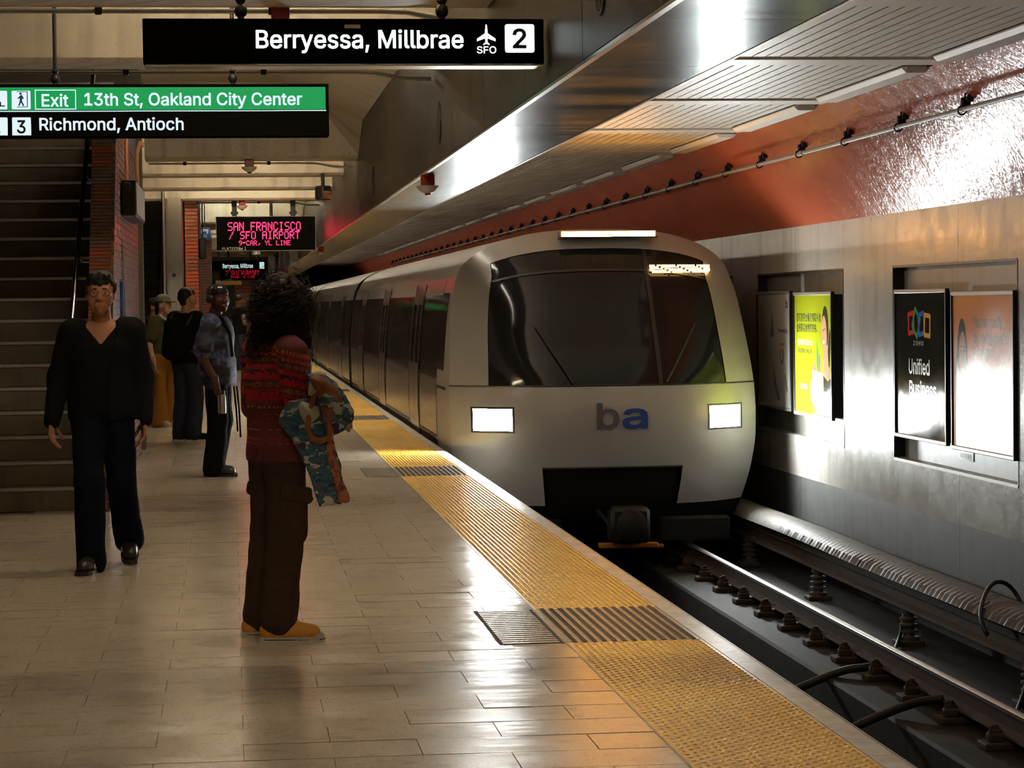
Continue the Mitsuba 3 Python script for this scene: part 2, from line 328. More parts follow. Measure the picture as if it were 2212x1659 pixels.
cable('power_cable', 'thin black cable curving over the ground behind the rail, farther one by an insulator', [(4.72, 17.4, -1.18), (4.9, 17.9, -1.22), (5.1, 18.6, -1.24), (5.24, 19.0, -1.22), (5.33, 19.15, -1.02)], .016)
cable('power_cable', 'thin black cable curving over the ground behind the rail, nearer one', [(4.72, 14.4, -1.18), (4.9, 14.9, -1.22), (5.1, 15.6, -1.24), (5.24, 15.95, -1.22), (5.33, 16.05, -1.02)], .016)
cable('power_cable', 'black cable looped over the third rail cover near the wall', [(5.22, 16.6, -.86), (5.20, 16.7, -.74), (5.30, 16.95, -.64), (5.48, 17.3, -.58), (5.66, 17.5, -.62), (5.74, 17.4, -.8)], .016)

# ------------------------------------------------------------------ far wall
WX = 5.80
tag('wall_right', 'painted concrete wall across the track with dark lower band', kind='structure')
put('wall_right', bx(WX+.13, WX+.5, YF, YB, -1.8, 2.5), M['joint'])
NZ0, NZ1 = .10, 1.785
def niche_of(k): return (17.68-k*5.2, 21.13-k*5.2)
niches = [(17.68+k*5.2, 21.13+k*5.2) for k in (-2, -1, 0)]+[(22.9+k*5.2, 26.7+k*5.2) for k in range(0, 4)]
seam0, SP = 21.03, 1.857
upn = []
for k in range(-9, 28):
    a, b = seam0+k*SP, seam0+(k+1)*SP
    if b < 7 or a > 70: continue
    part('wall_right', 'panel', cat(bx(WX, WX+.15, a+.002, b-.002, NZ1, 2.258)), M['wallpaint'])
    part('wall_right', 'panel', bx(WX, WX+.15, a+.002, b-.002, -.315, NZ0), M['wallpaint'])
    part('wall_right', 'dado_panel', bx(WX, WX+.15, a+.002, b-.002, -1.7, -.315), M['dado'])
    y = a+.002
    while y < b-.002-1e-6:
        inn = [n for n in niches if n[0] <= y+1e-6 < n[1]]
        if inn: y = inn[0][1]; continue
        nx = min([n[0] for n in niches if n[0] > y]+[b-.002]); nx = min(nx, b-.002)
        if nx-y > .01: part('wall_right', 'panel', bx(WX, WX+.15, y, nx, NZ0, NZ1), M['wallpaint'])
        y = nx
for a, b in niches:
    part('wall_right', 'niche_back', bx(WX+.10, WX+.14, a, b, NZ0, NZ1), M['niche'])
    part('wall_right', 'niche_frame', cat(bx(WX-.004, WX+.10, a-.012, a+.012, NZ0, NZ1), bx(WX-.004, WX+.10, b-.012, b+.012, NZ0, NZ1), bx(WX-.006, WX+.10, a, b, NZ1-.012, NZ1+.008)), M['black'])
    part('wall_right', 'niche_ledge', bx(WX-.006, WX+.10, a, b, NZ0-.02, NZ0+.006), M['greymetal'])

# ------------------------------------------------------------------ red soffit and conduit
tag('ceiling_soffit', 'sloping soffit painted glossy brick red between wall and slatted ceiling', kind='structure')
put('ceiling_soffit', prism_y([(WX+.4, 2.27), (WX+.06, 2.27), (4.97, 3.16), (5.2, 3.5), (WX+.4, 3.5)], YF, YB), M['joint'])
sp = [(WX+.004, 2.252), (4.925, 3.136), (4.955, 3.17), (WX+.034, 2.28)]
for k in range(-9, 32):
    a, b = seam0+k*SP, seam0+(k+1)*SP
    if b < 7 or a > 80: continue
    part('ceiling_soffit', 'panel', prism_y(sp, a+.0015, b-.0015), M['redpaint'])
part('ceiling_soffit', 'far_panel', prism_y(sp, seam0+31*SP, YB), M['redpaint'])
t = thing('conduit', 'long grey conduit pipe held on brackets along the red soffit', 'pipe')
part(t, 'pipe', cyl((5.09, 8, 2.815), (5.09, 76, 2.815), .018, 12), M['pipe'], 40)
hang = cat(tube([(5.09, 0, 2.845), (5.065, 0, 2.83), (5.06, 0, 2.80), (5.075, 0, 2.782), (5.10, 0, 2.782), (5.12, 0, 2.80), (5.118, 0, 2.83), (5.09, 0, 2.845)], .007, 6), cbox(5.08, 5.15, -.014, .014, 2.835, 2.90, .006), cyl((5.11, 0, 2.86), (5.15, 0, 2.93), .014, 6), cbox(5.11, 5.165, -.035, .035, 2.87, 2.905, .006),
           tube([(5.09, -.03, 2.85), (5.11, .0, 2.9), (5.13, .05, 2.93)], .008, 5))
hang_d = mikit.ply(hang, M['black'])
for k in range(40): part(t, 'hanger', copy_at(hang_d, place(1, 1, 1, 0, 13.4+k*1.655, 0)), None)
part(t, 'coupling', cat([cyl((5.09, 14.9+k*6.6, 2.815), (5.09, 15.02+k*6.6, 2.815), .024, 12) for k in range(9)]), M['pipe'], 40)

# ------------------------------------------------------------------ ceiling over the track
tag('ceiling_track', 'pale slatted metal ceiling in bays over the track', kind='structure')
put('ceiling_track', bx(2.02, 5.25, YF, YB, 3.20, 3.5), M['slatdark'])
BY, BP = 13.2, 3.345
sl = mikit.ply(trimesh.creation.box(), M['slat'])
left = []
for k in range(-4, 20):
    y0 = BY+k*BP
    part('ceiling_track', 'cross_beam', cat(cbox(2.04, 4.93, y0-.20, y0+.20, 3.128, 3.2, .012), bx(2.04, 4.93, y0-.27, y0+.27, 3.147, 3.2)), M['slat'])
    if k < -2: continue
    part('ceiling_track', 'light_housing', cbox(4.74, 4.94, y0+.42, y0+BP-.30, 3.10, 3.17, .03), M['white'], label='pale light housing at the edge of the bay')
    left += [bx(3.455-j*.0935-.04, 3.455-j*.0935+.04, y0+.28, y0+BP-.28, 3.14, 3.19) for j in range(1, 15)]
    for j in range(14):
        if k > 17: continue
        x = 3.455+j*.0935
        part('ceiling_track', 'slat', copy_at(sl, place(.080, BP-.56, .05, x, y0+BP/2, 3.165+rng.uniform(-.001, .001))), None)
part('ceiling_track', 'far_slats', bx(2.04, 4.9, BY+18*BP, YB, 3.14, 3.2), M['slat'])
part('ceiling_track', 'hidden_slats', cat(left), M['slat'], kind='stuff', label='slats above the trough')
# dropped fascia beam over the platform edge: dark face, aluminium underside, open trough with lamps towards the track
FX, FZ = 1.44, 2.47
for k in range(-3, 50):
    y0 = 8.34+k*1.674
    pm = bx(FX, FX+.57, y0+.002, y0+1.672, FZ, FZ+.02); part('ceiling_track', 'metal_panel', pm, M['alu'], label='brushed aluminium panel under the fascia', uv=pm.vertices[:, :2])
pm = bx(FX, FX+.57, 8.34+50*1.674, YB, FZ, FZ+.02); part('ceiling_track', 'far_metal_panel', pm, M['alu'], uv=pm.vertices[:, :2])
part('ceiling_track', 'edge_trim', cat(bx(FX-.014, FX+.012, YF, YB, FZ-.008, FZ+.006), bx(FX+.562, FX+.576, YF, YB, FZ-.003, FZ+.05)), M['steel'])
tag('wall_fascia', 'dark brown concrete fascia beam with round speaker openings above the platform edge', kind='structure')
put('wall_fascia', cat(bx(FX+.004, FX+.12, YF, YB, FZ+.02, 3.5), bx(FX+.12, 2.05, YF, YB, 3.25, 3.5)), M['fascia'])
for k in range(-3, 50):
    a = 9.84+k*1.95
    part('wall_fascia', 'panel', cbox(FX-.016, FX+.01, a+.0025, a+1.9475, FZ+.006, 2.94, .004), M['fascia'])
sg = {0: 'round slotted speaker grille high on the dark fascia, nearest the camera', 1: 'round dark speaker opening on the fascia, middle of the three', 2: 'small dark oval speaker opening on the fascia, farthest of the three'}
for i, y in enumerate((9.33, 16.65, 24.4)):
    t = thing('speaker_grille', sg[i], 'speaker')
    part(t, 'rim', lathe([(.122, 0), (.139, 0), (.139, .008), (.122, .008)], (FX-.024, y, 2.735), 36, 'x'), M['black'])
    part(t, 'backing', cyl((FX-.0205, y, 2.735), (FX-.0165, y, 2.735), .124, 36), M['rubber'])
    if i < 2: part(t, 'slats', cat([bx(FX-.024, FX-.0205, y+q*.0166-.005, y+q*.0166+.005, 2.735-math.sqrt(.119**2-(q*.0166)**2), 2.735+math.sqrt(.119**2-(q*.0166)**2)) for q in range(-6, 7)]), M['fascia'])
for k in range(13):
    t = thing('trough_lamp', 'long fluorescent lamp in the trough behind the fascia beam', 'lamp', 'fluorescent lamps in the trough')
    part(t, 'tube', cyl((1.86, 4.2+k*7., 2.70), (1.86, 11.0+k*7., 2.70), .03, 8), M['white'], True, emitter=emit(TROUGH, .9 if k < 5 else .35))
    part(t, 'housing', bx(1.80, 1.92, 4.2+k*7., 11.0+k*7., 2.50, 2.62), M['white'])
    part(t, 'holder', cat(bx(1.84, 1.88, 4.2+k*7., 4.24+k*7., 2.49, 2.74), bx(1.84, 1.88, 10.96+k*7., 11.0+k*7., 2.49, 2.74)), M['white'])

# ------------------------------------------------------------------ platform ceiling: slab, ribs
tag('ceiling', 'platform ceiling of beige painted concrete with deep cross ribs', kind='structure')
put('ceiling', cat(bx(-9, 1.5, YF, 17.4, 4.0, 4.3), bx(-.93, 1.5, 17.3, YB, 4.0, 4.3), bx(-9, -.9, 26.5, YB, 4.0, 4.3)), M['ceil'])
ribs = [(2.4, .5), (6.0, .5), (9.6, .5), (13.15, .55), (16.7, .55), (27.6, .55), (31.1, .5), (34.7, .5), (38.2, .55), (48.9, .55), (52.5, .5), (56.1, .5), (59.7, .55), (70.4, .55), (74, .5), (77.6, .5), (81.2, .5)]
for y, w in ribs:
    x0 = -9 if y < 17 or y > 40 else -.93 if y < 28 else -3.
    ch = .03
    part('ceiling', 'rib', prism_x([(y, 4.05), (y, 3.15+ch), (y+ch, 3.15), (y+w-ch, 3.15), (y+w, 3.15+ch), (y+w, 4.05)], x0, FX), M['ceil'])
# haunches where the coffer meets the fascia
def wedge(y0, y1, sgn):
    P = np.array([[FX, y0, 3.18], [FX, y0, 4.02], [.80, y0, 4.02], [FX, y0+sgn*2.6, 4.02], [FX, y0+sgn*1.2, 3.6]]); return trimesh.convex.convex_hull(P)
for y, s in ((27.6, -1), (17.25, 1), (48.9, -1), (38.75, 1), (59.7+.55, 1), (70.4, -1)): part('ceiling', 'haunch', wedge(y, 0, s), M['ceil'])
for y in (17.3, 38.8, 60.3): part('ceiling', 'sloped_side', prism_y([(FX, 3.5), (FX, 4.02), (.55, 4.02)], y, y+10.2), M['ceil'])
def conduit(y, z, x0, x1, label):
    k = thing('ceiling_conduit', label, 'pipe')
    part(k, 'pipe', tube([(x0, y, z), (x1-.55, y, z), (x1-.4, y, z-.005), (x1-.2, y, z-.045), (x1, y, z-.05)], .014, 8), M['greymetal'], 40)
    part(k, 'clip', cat([cbox(x-.02, x+.02, y-.02, y+.02, z-.02, z+.03, .004) for x in np.arange(x0+.4, x1-.5, .95)]), M['black'])
conduit(13.72, 3.135, -3, 1.40, 'conduit pipe under the nearest ceiling rib, above the upper black sign')
conduit(17.27, 3.135, -3, 1.42, 'dark conduit pipe crossing the ceiling just below the upper black sign')
conduit(28.17, 3.135, -.9, 1.40, 'conduit pipe under the ceiling rib behind the green sign, reaching the fascia')
conduit(38.77, 3.135, -.9, 1.40, 'conduit pipe under the ceiling rib above the red lettered display')

# ------------------------------------------------------------------ lamps
for i, (x, y, z, pw) in enumerate(LAMPS):
    t = thing('fluorescent_lamp', 'long fluorescent lamp in the coffer between two ceiling ribs', 'lamp', 'fluorescent lamps in the ceiling coffers')
    part(t, 'housing', cbox(x-1.1, x+1.1, y-.08, y+.08, z+.06, z+.14, .01), M['white'])
    part(t, 'tube', cyl((x-1.05, y, z), (x+1.05, y, z), .045, 8), M['white'], True, emitter=emit([c*pw for c in LAMP], 1.6 if y < 40 else .5))
    part(t, 'stem', bx(x-.02, x+.02, y-.02, y+.02, z+.14, 4.0), M['white'])
# ------------------------------------------------------------------ stairs, brick walls, escalator
tag('staircase', 'dim concrete staircase with pale metal nosings going up beside the brick wall', kind='structure')
put('staircase', prism_x([(18.5, 0), (18.45+22*.3, 22*.177-.18), (18.45+22*.3, 0)], -3.6, -1.108), M['stair'])
nose_d = mikit.ply(cat(cbox(-3.6, -1.112, -.012, .045, -.028, .004, .004)), M['steeldull'])
for k in range(1, 22):
    y, z = 18.45+(k-1)*.3, k*.177
    s = part('staircase', 'step', bx(-3.6, -1.108, y, y+.32, z-.177, z-.002), M['stair'])
    part(s, 'nosing', copy_at(nose_d, place(1, 1, 1, 0, y, z)), None, label='worn metal strip on the step edge')
tag('wall_back', 'dark wall behind the head of the stairs', kind='structure')
put('wall_back', cat(bx(-9, -.92, 26.2, 26.5, 0, 4.3), bx(-3.9, -3.6, 18.3, 26.5, 0, 4.2)), M['stair'])
k = thing('handrail', 'slender steel handrail sloping up beside the stairs and the brick wall', 'handrail')
part(k, 'rail', tube([(-1.215, 18.15, .86), (-1.215, 18.22, .95), (-1.215, 18.4, 1.05), (-1.215, 23.6, 4.15)], .021, 12), M['steel'], 40)
part(k, 'bracket', cat([tube([(-1.11, y, 1.05+(y-18.4)*.596-.07), (-1.18, y, 1.05+(y-18.4)*.596-.07), (-1.215, y, 1.05+(y-18.4)*.596)], .009, 6) for y in (18.7, 19.9, 21.1, 22.3)]), M['steel'], 40)
XF = -.915; SL = .70
tag('wall_stair', 'brown glazed brick wall beside the stairs with a leaning front end', kind='structure')
put('wall_stair', prism_x([(18.30, 0), (24.78, 0), (24.78, 3.3), (18.30+SL*3.3, 3.3)], XF-.188, XF-.006), M['mortar'])
bk = [mikit.ply(trimesh.creation.box(), M[m]) for m in ('brick', 'brickbrown', 'brickgrey', 'brickred')]
allb = []
for c in range(52):
    z = .012+(c+.5)*.0575; y = 18.285+SL*(z-.026); off = (c % 2)*.1
    a = y
    b = 18.2+math.ceil((y+.06-18.2-off)/.2)*.2+off
    while a < 24.78:
        b = min(b, 24.79)
        allb.append((a, b, z)); a = b; b = b+.2
allb.sort(key=lambda t: t[0]-.25*t[2]+(3 if t[2] < .3 else 0))
bq = lambda a, b, z: place(.024, b-a-.009, .0495, XF-.010+rng.uniform(-.0008, .0008), (a+b)/2, z)
for a, b, z in allb[:300]: part('wall_stair', 'brick', copy_at(bk[rng.choice((0, 0, 0, 0, 1))], bq(a, b, z)), None)
part('wall_stair', 'far_bricks', cat([trimesh.creation.box(transform=None).apply_transform(bq(a, b, z)) for a, b, z in allb[300:]]), M['brick'], kind='stuff', label='brown bricks of the side face further back')
th = math.atan(SL)
for c in range(114):
    z = .01+(c+.5)*.0288
    q = rng.random(); m = 3 if q < (.22 if c > 55 else .08) else 1 if q < .62 else 2
    part('wall_stair', 'front_brick', copy_at(bk[m], place(.190, .05, .0288/math.cos(th)-.006, XF-.0945, 18.30+SL*z+.012+rng.uniform(-.001, .001), z, rx=-th)), None)
def pillar(name, label, x0, x1, y0, y1, z1, pitch, red):
    tag(name, label, kind='structure')
    put(name, bx(x0+.008, x1-.008, y0+.02, y1, 0, z1), M['mortar'])
    n = int(z1/pitch)
    for c in range(n):
        q = rng.random(); m = 3 if q < red else 1
        part(name, 'brick', copy_at(bk[m], place(x1-x0, .06, pitch*.84, (x0+x1)/2, y0+.03, (c+.5)*pitch)), None)
    part(name, 'side_bricks', cat([bx(x1-.02, x1, y0+.065+j*.2+(c % 2)*.1, y0+.255+j*.2+(c % 2)*.1, c*.0575+.004, c*.0575+.053) for c in range(int(z1/.0575)) for j in range(int((y1-y0-.4)/.2))]), M['brick'], kind='stuff')
pillar('brick_pillar', 'narrow orange-red brick wall end beside the steel panel of the escalator', -.70, -.50, 38.5, 43, 3.42, .0575, .6)
pillar('brick_pillar_001', 'distant brown brick wall end behind the narrow orange-red one', -.66, -.42, 52, 56, 3.14, .0575, .15)
pillar('brick_pillar_002', 'far dark red brick wall behind the standing passengers, near the platform end', .12, .62, 78, 80, 3.0, .115, .5)
t = thing('escalator', 'dark escalator going up behind the brick wall', 'escalator')
part(t, 'truss', prism_x([(37.0, 0), (38.0, .02), (44.6, 3.6), (44.6, 0)], -2.35, -1.16), M['black'])
for k in range(17): part(t, 'step', cat(cbox(-2.3, -1.2, 37.8+k*.37, 38.2+k*.37, k*.205-.03, k*.205+.17, .006), bx(-2.28, -1.22, 37.795+k*.37, 37.80+k*.37, k*.205+.135, k*.205+.155)), M['rubber'])
for x in (-1.13, -2.42):
    part(t, 'balustrade', prism_x([(36.7, 0), (36.9, .86), (38.1, .9), (44.6, 4.3), (44.6, 2.6), (39.5, 0)], x, x+.05), M['steel'])
    part(t, 'handrail', tube([(36.9, .2), (36.75, .55), (36.9, .92), (38.1, .97), (44.6, 4.4)] and [(x+.025, 36.95, .3), (x+.025, 36.72, .6), (x+.025, 36.95, .94), (x+.025, 38.1, .98), (x+.025, 44.6, 4.42)], .035, 8), M['rubber'], 40)
k = thing('steel_panel', 'tall stainless steel column panel between escalator and brick wall end', 'panel')
part(k, 'sheet', cbox(-.98, -.72, 38.2, 43, 0, 3.43, .02), M['steel']); part(k, 'edge_strip', cbox(-1.035, -.99, 38.15, 38.3, 0, 3.43, .01), M['steeldull'])
part(k, 'key_switch', cyl((-.87, 38.2, 2.0), (-.87, 38.16, 2.0), .03, 12), M['black'])
k = thing('display_case', 'black box sign with a pale face mounted on the side of the brick wall', 'sign')
part(k, 'housing', cbox(-.905, -.785, 20.95, 23.0, 2.28, 2.585, .008), M['black'])
part(k, 'face', bx(-.785, -.780, 20.99, 22.96, 2.30, 2.565), M['greymetal'], label='pale printed face'); part(k, 'speaker', lathe([(0, 0), (.035, 0), (.03, .01), (0, .006)], (-.855, 20.95, 2.53), 18, 'y'), M['rubber'])
part(k, 'arm', tube([(-.83, 22.5, 2.58), (-.83, 22.5, 2.9), (-.80, 22.6, 3.0), (-.80, 23.2, 3.02)], .02, 8), M['brown'], 40)
part(k, 'conduit', tube([(-.90, 21.9, 2.58), (-.90, 21.95, 3.1)], .018, 8), M['brown'], 40)
k = thing('wall_plaque', 'small blue plate standing out from the brown brick wall', 'sign')
put(k, cbox(-.912, -.885, 20.55, 20.62, 1.42, 1.73, .006), M['blue'])
k = thing('telephone_sign', 'small blue public telephone sign hanging beside the brick wall end', 'sign')
part(k, 'plate', cbox(-.55, -.35, 44.0, 44.03, 2.68, 2.92, .01), M['phoneblue'])
g = sbox(-.05, .0, .05, .05).buffer(.012).difference(sbox(-.028, -.02, .028, .03)).union(sbox(-.06, .025, .06, .06).buffer(.008)).difference(sbox(-.035, -.03, .035, .028))
part(k, 'handset', face_front(poly_z(g, .004), 43.999, -.45, 2.82), M['white']); part(k, 'keys', face_front(cat([bx(i*.026-.009, i*.026+.009, -j*.026-.006, -j*.026+.006, 0, .004) for i in (-1.5, -.5, .5, 1.5) for j in range(3)]), 43.999, -.45, 2.79), M['white'])
part(k, 'stem', bx(-.46, -.44, 44.01, 44.02, 2.92, 4.0), M['black'])
k = thing('loudspeaker', 'black loudspeaker box hanging beside the brick wall end under the blue sign', 'speaker')
part(k, 'box', cbox(-.50, -.385, 39.3, 39.6, 2.27, 2.60, .02), M['black']); part(k, 'bracket', bx(-.45, -.43, 39.45, 39.5, 2.6, 4.0), M['black'])

# ------------------------------------------------------------------ signs over the platform
mat('signcase', pr((.003, .003, .003), .6, spec=.0)); mat('sign', pr((.01, .01, .01), .6, spec=.0))
SIGNW = (1.05, 1.22, 1.20)
def rod(k, x, y, z0, z1):
    part(k, 'hanger', cat(cyl((x, y, z0), (x, y, z1), .013, 8), lathe([(0, 0), (.014, 0), (.014, .016), (.024, .024), (.03, .045), (.024, .066), (.014, .074), (.024, .09), (.014, .11), (0, .11)], (x, y, z0), 14)), M['black'], 40)
k = thing('hanging_sign', 'long black lit sign reading Berryessa, Millbrae with plane symbol, nearest the camera', 'sign')
y = 10.88
part(k, 'case', cat(cbox(-.366, 1.40, y+.005, y+.16, 2.566, 2.764, .006), cbox(-.366, 1.40, y-.006, y+.01, 2.566, 2.580, .003), cbox(-.366, 1.40, y-.006, y+.01, 2.750, 2.764, .003), cbox(-.366, -.352, y-.006, y+.01, 2.566, 2.764, .003), cbox(1.386, 1.40, y-.006, y+.01, 2.566, 2.764, .003)), M['signcase'])
part(k, 'lower_trim', cbox(-.36, 1.40, y-.008, y+.15, 2.556, 2.567, .004), M['steel'])
L = [fit_text('Berryessa, Millbrae', .125, 1.043, .0765)]
L[0].apply_translation([0, 2.637, 0])
wing = Polygon([(-.003, .088), (.003, .088), (.006, .06), (.006, .05), (.042, .025), (.042, .013), (.006, .026), (.005, .010), (.014, .003), (.014, -.003), (0, .001), (-.014, -.003), (-.014, .003), (-.005, .010), (-.006, .026), (-.042, .013), (-.042, .025), (-.006, .05), (-.006, .06)])
a = poly_z(wing, .003); a.apply_translation([1.144, 2.652, 0]); s = fit_text('SFO', 1.101, 1.188, .030); s.apply_translation([0, 2.613, 0])
part(k, 'lettering', face_front(cat(L, a, s), y+.004, 0, 0), M['sign'], emitter=emit(SIGNW, .25), label='lit white lettering')
two = fit_text('2', 1.262, 1.322, .082); two.apply_translation([0, 2.637, .0005])
part(k, 'number_tile', face_front(poly_z(sbox(1.238, 2.626, 1.348, 2.731).buffer(.011), .003), y+.004, 0, 0), M['sign'], emitter=emit((.95, 1.1, 1.08), .15), label='lit white tile with the platform number')
part(k, 'number', face_front(two, y+.0015, 0, 0), M['black'])
part(k, 'tape', bx(.515, .585, y-.008, y-.005, 2.722, 2.738), M['white'])
for x in (.062, .954): rod(k, x, y+.08, 2.764, 4.0)
k = thing('hanging_sign', 'wide sign with a green Exit band over a black Richmond, Antioch row', 'sign')
y = 15.98
part(k, 'case', cat(cbox(-2.3, .648, y+.005, y+.17, 2.60, 2.937, .006), cbox(-2.3, .648, y-.006, y+.01, 2.60, 2.612, .003), cbox(-2.3, .648, y-.006, y+.01, 2.922, 2.937, .003), cbox(.634, .648, y-.006, y+.01, 2.60, 2.937, .003)), M['signcase'])
part(k, 'green_band', face_front(poly_z(sbox(-2.29, 2.772, .628, 2.918), .002), y+.004, 0, 0), M['sign'], emitter=emit((.005, .30, .075), .2), label='lit green band')
W = [fit_text('Exit', -1.185, -1.016, .0765), fit_text('13th St, Oakland City Center', -.916, .477, .0765), fit_text('Richmond, Antioch', -1.202, -.286, .0765)]
W[0].apply_translation([0, 2.797, 0]); W[1].apply_translation([0, 2.803, 0]); W[2].apply_translation([0, 2.645, 0])
W.append(poly_z(sbox(-1.227, 2.776, -.967, 2.903).difference(sbox(-1.221, 2.782, -.973, 2.897)), .003))
W.append(poly_z(sbox(-2.29, 2.762, .630, 2.768), .003))
for x in (-1.373, -1.52):
    W.append(poly_z(sbox(x+.008, 2.786, x+.111, 2.889).buffer(.008), .003)); W.append(poly_z(sbox(x+.008, 2.616, x+.111, 2.719).buffer(.008), .003))
part(k, 'lettering', face_front(cat(W), y+.0025, 0, 0), M['sign'], emitter=emit((.72, .86, .95), .25), label='lit white lettering and tiles')
man = Polygon([(0, .030), (.008, .034), (.018, .022), (.020, .008), (.014, .006), (.010, .012), (.011, -.006), (.024, -.036), (.016, -.038), (.004, -.014), (-.006, -.036), (-.014, -.034), (-.004, -.006), (-.004, .014), (-.014, .008), (-.017, .013)])
G = [poly_z(man, .003), poly_z(sbox(-.004, .036, .008, .047).buffer(.001), .003), poly_z(sbox(-.022, .052, .046, .056), .003), poly_z(sbox(.041, -.045, .046, .056), .003), poly_z(sbox(-.022, -.045, .046, -.041), .003)]
G = cat(G); G.apply_translation([-1.318, 2.836, 0])
part(k, 'exit_pictogram', face_front(G, y-.0005, 0, 0), M['phoneblue'])
st = Polygon([(-.045, -.04), (-.045, -.034), (-.02, -.034), (-.02, -.01), (.0, -.01), (.0, .012), (.02, .012), (.02, .034), (.045, .034), (.045, .028), (.026, .028), (.026, .006), (.006, .006), (.006, -.016), (-.014, -.016), (-.014, -.04)])
st = poly_z(st, .003); st.apply_transform(np.diag([-1, 1, 1, 1.])); st.apply_translation([-1.4605, 2.836, 0]); st.invert()
d3 = fit_text('3', -1.342, -1.288, .08); d3.apply_translation([0, 2.627, 0]); d1 = fit_text('1', -1.478, -1.448, .08); d1.apply_translation([0, 2.627, 0])
part(k, 'numbers', face_front(cat(d3, d1, st), y-.0005, 0, 0), M['black'])
for x in (-1.102, .033): rod(k, x, y+.085, 2.937, 4.0)
# dot matrix displays
FONT = {'A': '0E11111F111111', 'C': '0E11101010110E', 'E': '1F10101E10101F', 'F': '1F10101E101010', 'I': '0E04040404040E', 'L': '1010101010101F', 'N': '1119151513 11'.replace(' ', '')+'11', 'O': '0E11111111110E', 'P': '1E11111E101010', 'R': '1E11111E141211', 'S': '0F10100E01011E', 'T': '1F040404040404', 'Y': '11110A04040404', '9': '0E11110F01020C', '-': '00001F001F0000'.replace('1F001F', '1F1F00')[:14], ',': '00000000060408', '/': '01020204080810', ' ': '00000000000000', 'M': '111B1515111111', '2': '0E11010204081F'}
def dots(s, x0, x1, z0, z1):
    n = len(s)*6-1; px, pz = (x1-x0)/n, (z1-z0)/7; R = []
    for i, ch in enumerate(s):
        for r in range(7):
            v = int(FONT[ch][2*r:2*r+2], 16)
            for c in range(5):
                if v >> (4-c) & 1: R.append(bx(x0+(i*6+c)*px, x0+(i*6+c+1)*px, z1-(r+1)*pz, z1-r*pz, 0, .003))
    return cat(R)
def led(label, y, x0, z0, sc, em, w, lab2):
    k = thing('led_display', label, 'display')
    X = lambda a: x0+a*sc
    Z = lambda b: z0+b*sc
    part(k, 'case', cat(cbox(X(-.168), X(1.036), y+.004, y+.2, Z(0), Z(.41), .01*sc)), M['signcase'])
    part(k, 'rim', cat(bx(X(-.168), X(1.036), y-.012, y+.2, Z(-.008), Z(0)), bx(X(1.03), X(1.038), y-.012, y+.02, Z(0), Z(.41)), bx(X(-.17), X(-.164), y-.012, y+.02, Z(0), Z(.41)), bx(X(-.168), X(1.036), y-.012, y+.02, Z(.405), Z(.413))), M['greymetal'])
    rows = cat(dots('SAN FRANCISCO', X(-.028), X(.855), Z(.236), Z(.342)), dots('/ SFO AIRPORT', X(-.013), X(.842), Z(.134), Z(.230)), dots('9-CAR, YL LINE', X(.103), X(.729), Z(.058), Z(.118)))
    part(k, 'lettering', face_front(rows, y+.003, 0, 0), M['sign'], emitter=emit(em, w), label='glowing red dot matrix letters')
    p2 = fit_text(lab2, X(-.10), X(.19), .034*sc); p2.apply_translation([0, Z(.004), 0])
    part(k, 'caption', face_front(p2, y-.001, 0, 0), M['white'])
    for a in (.055, .765): part(k, 'post', cat(bx(X(a)-.03*sc, X(a)+.03*sc, y+.06, y+.12, Z(.41), 3.152 if sc > 1.1 else 4.0), cbox(X(a)-.045*sc, X(a)+.045*sc, y+.045, y+.135, Z(.44), Z(.47), .005)), M['black'])
led('red dot matrix display reading San Francisco / SFO Airport, hanging mid platform', 38.4, 0, 2.377, 1.28, LEDRED, 1.2, 'PLATFORM 2')
led('distant dim red dot matrix display, below a smaller lit sign', 64.5, -.11, 2.19, 1.0, (.55, .006, .02), .1, 'PLATFORM 1')
k = thing('hanging_sign', 'small distant lit sign reading Berryessa, Millbrae above the dim red display', 'sign')
part(k, 'case', cbox(-.75, .92, 62, 62.12, 2.42, 2.66, .01), M['signcase'])
L = fit_text('Berryessa, Millbrae', -.2, .56, .105); L.apply_translation([0, 2.475, 0])
part(k, 'lettering', face_front(L, 61.998, 0, 0), M['sign'], emitter=emit((.6, .72, .7), .15), label='lit white lettering')
part(k, 'number_tile', face_front(poly_z(sbox(.72, 2.45, .84, 2.62), .003), 61.998, 0, 0), M['sign'], emitter=emit((.5, .62, .6), .1), label='lit white tile')
for x in (-.3, .5): part(k, 'hanger', bx(x-.02, x+.02, 62.04, 62.08, 2.66, 4.), M['black'])
k = thing('hanging_sign', 'tiny distant green exit sign at the left of the dim red display', 'sign')
part(k, 'case', cbox(-1.2, -.52, 68, 68.1, 2.22, 2.55, .01), M['black'])
part(k, 'green_band', bx(-1.18, -.55, 67.99, 68.0, 2.37, 2.50), M['sign'], emitter=emit((.006, .26, .06), .1)); L = fit_text('Exit', -.72, -.57, .07); L.apply_translation([0, 2.40, 0])
part(k, 'lettering', face_front(L, 67.99, 0, 0), M['white']); part(k, 'hanger', bx(-.9, -.86, 68.03, 68.06, 2.55, 4.), M['black'])

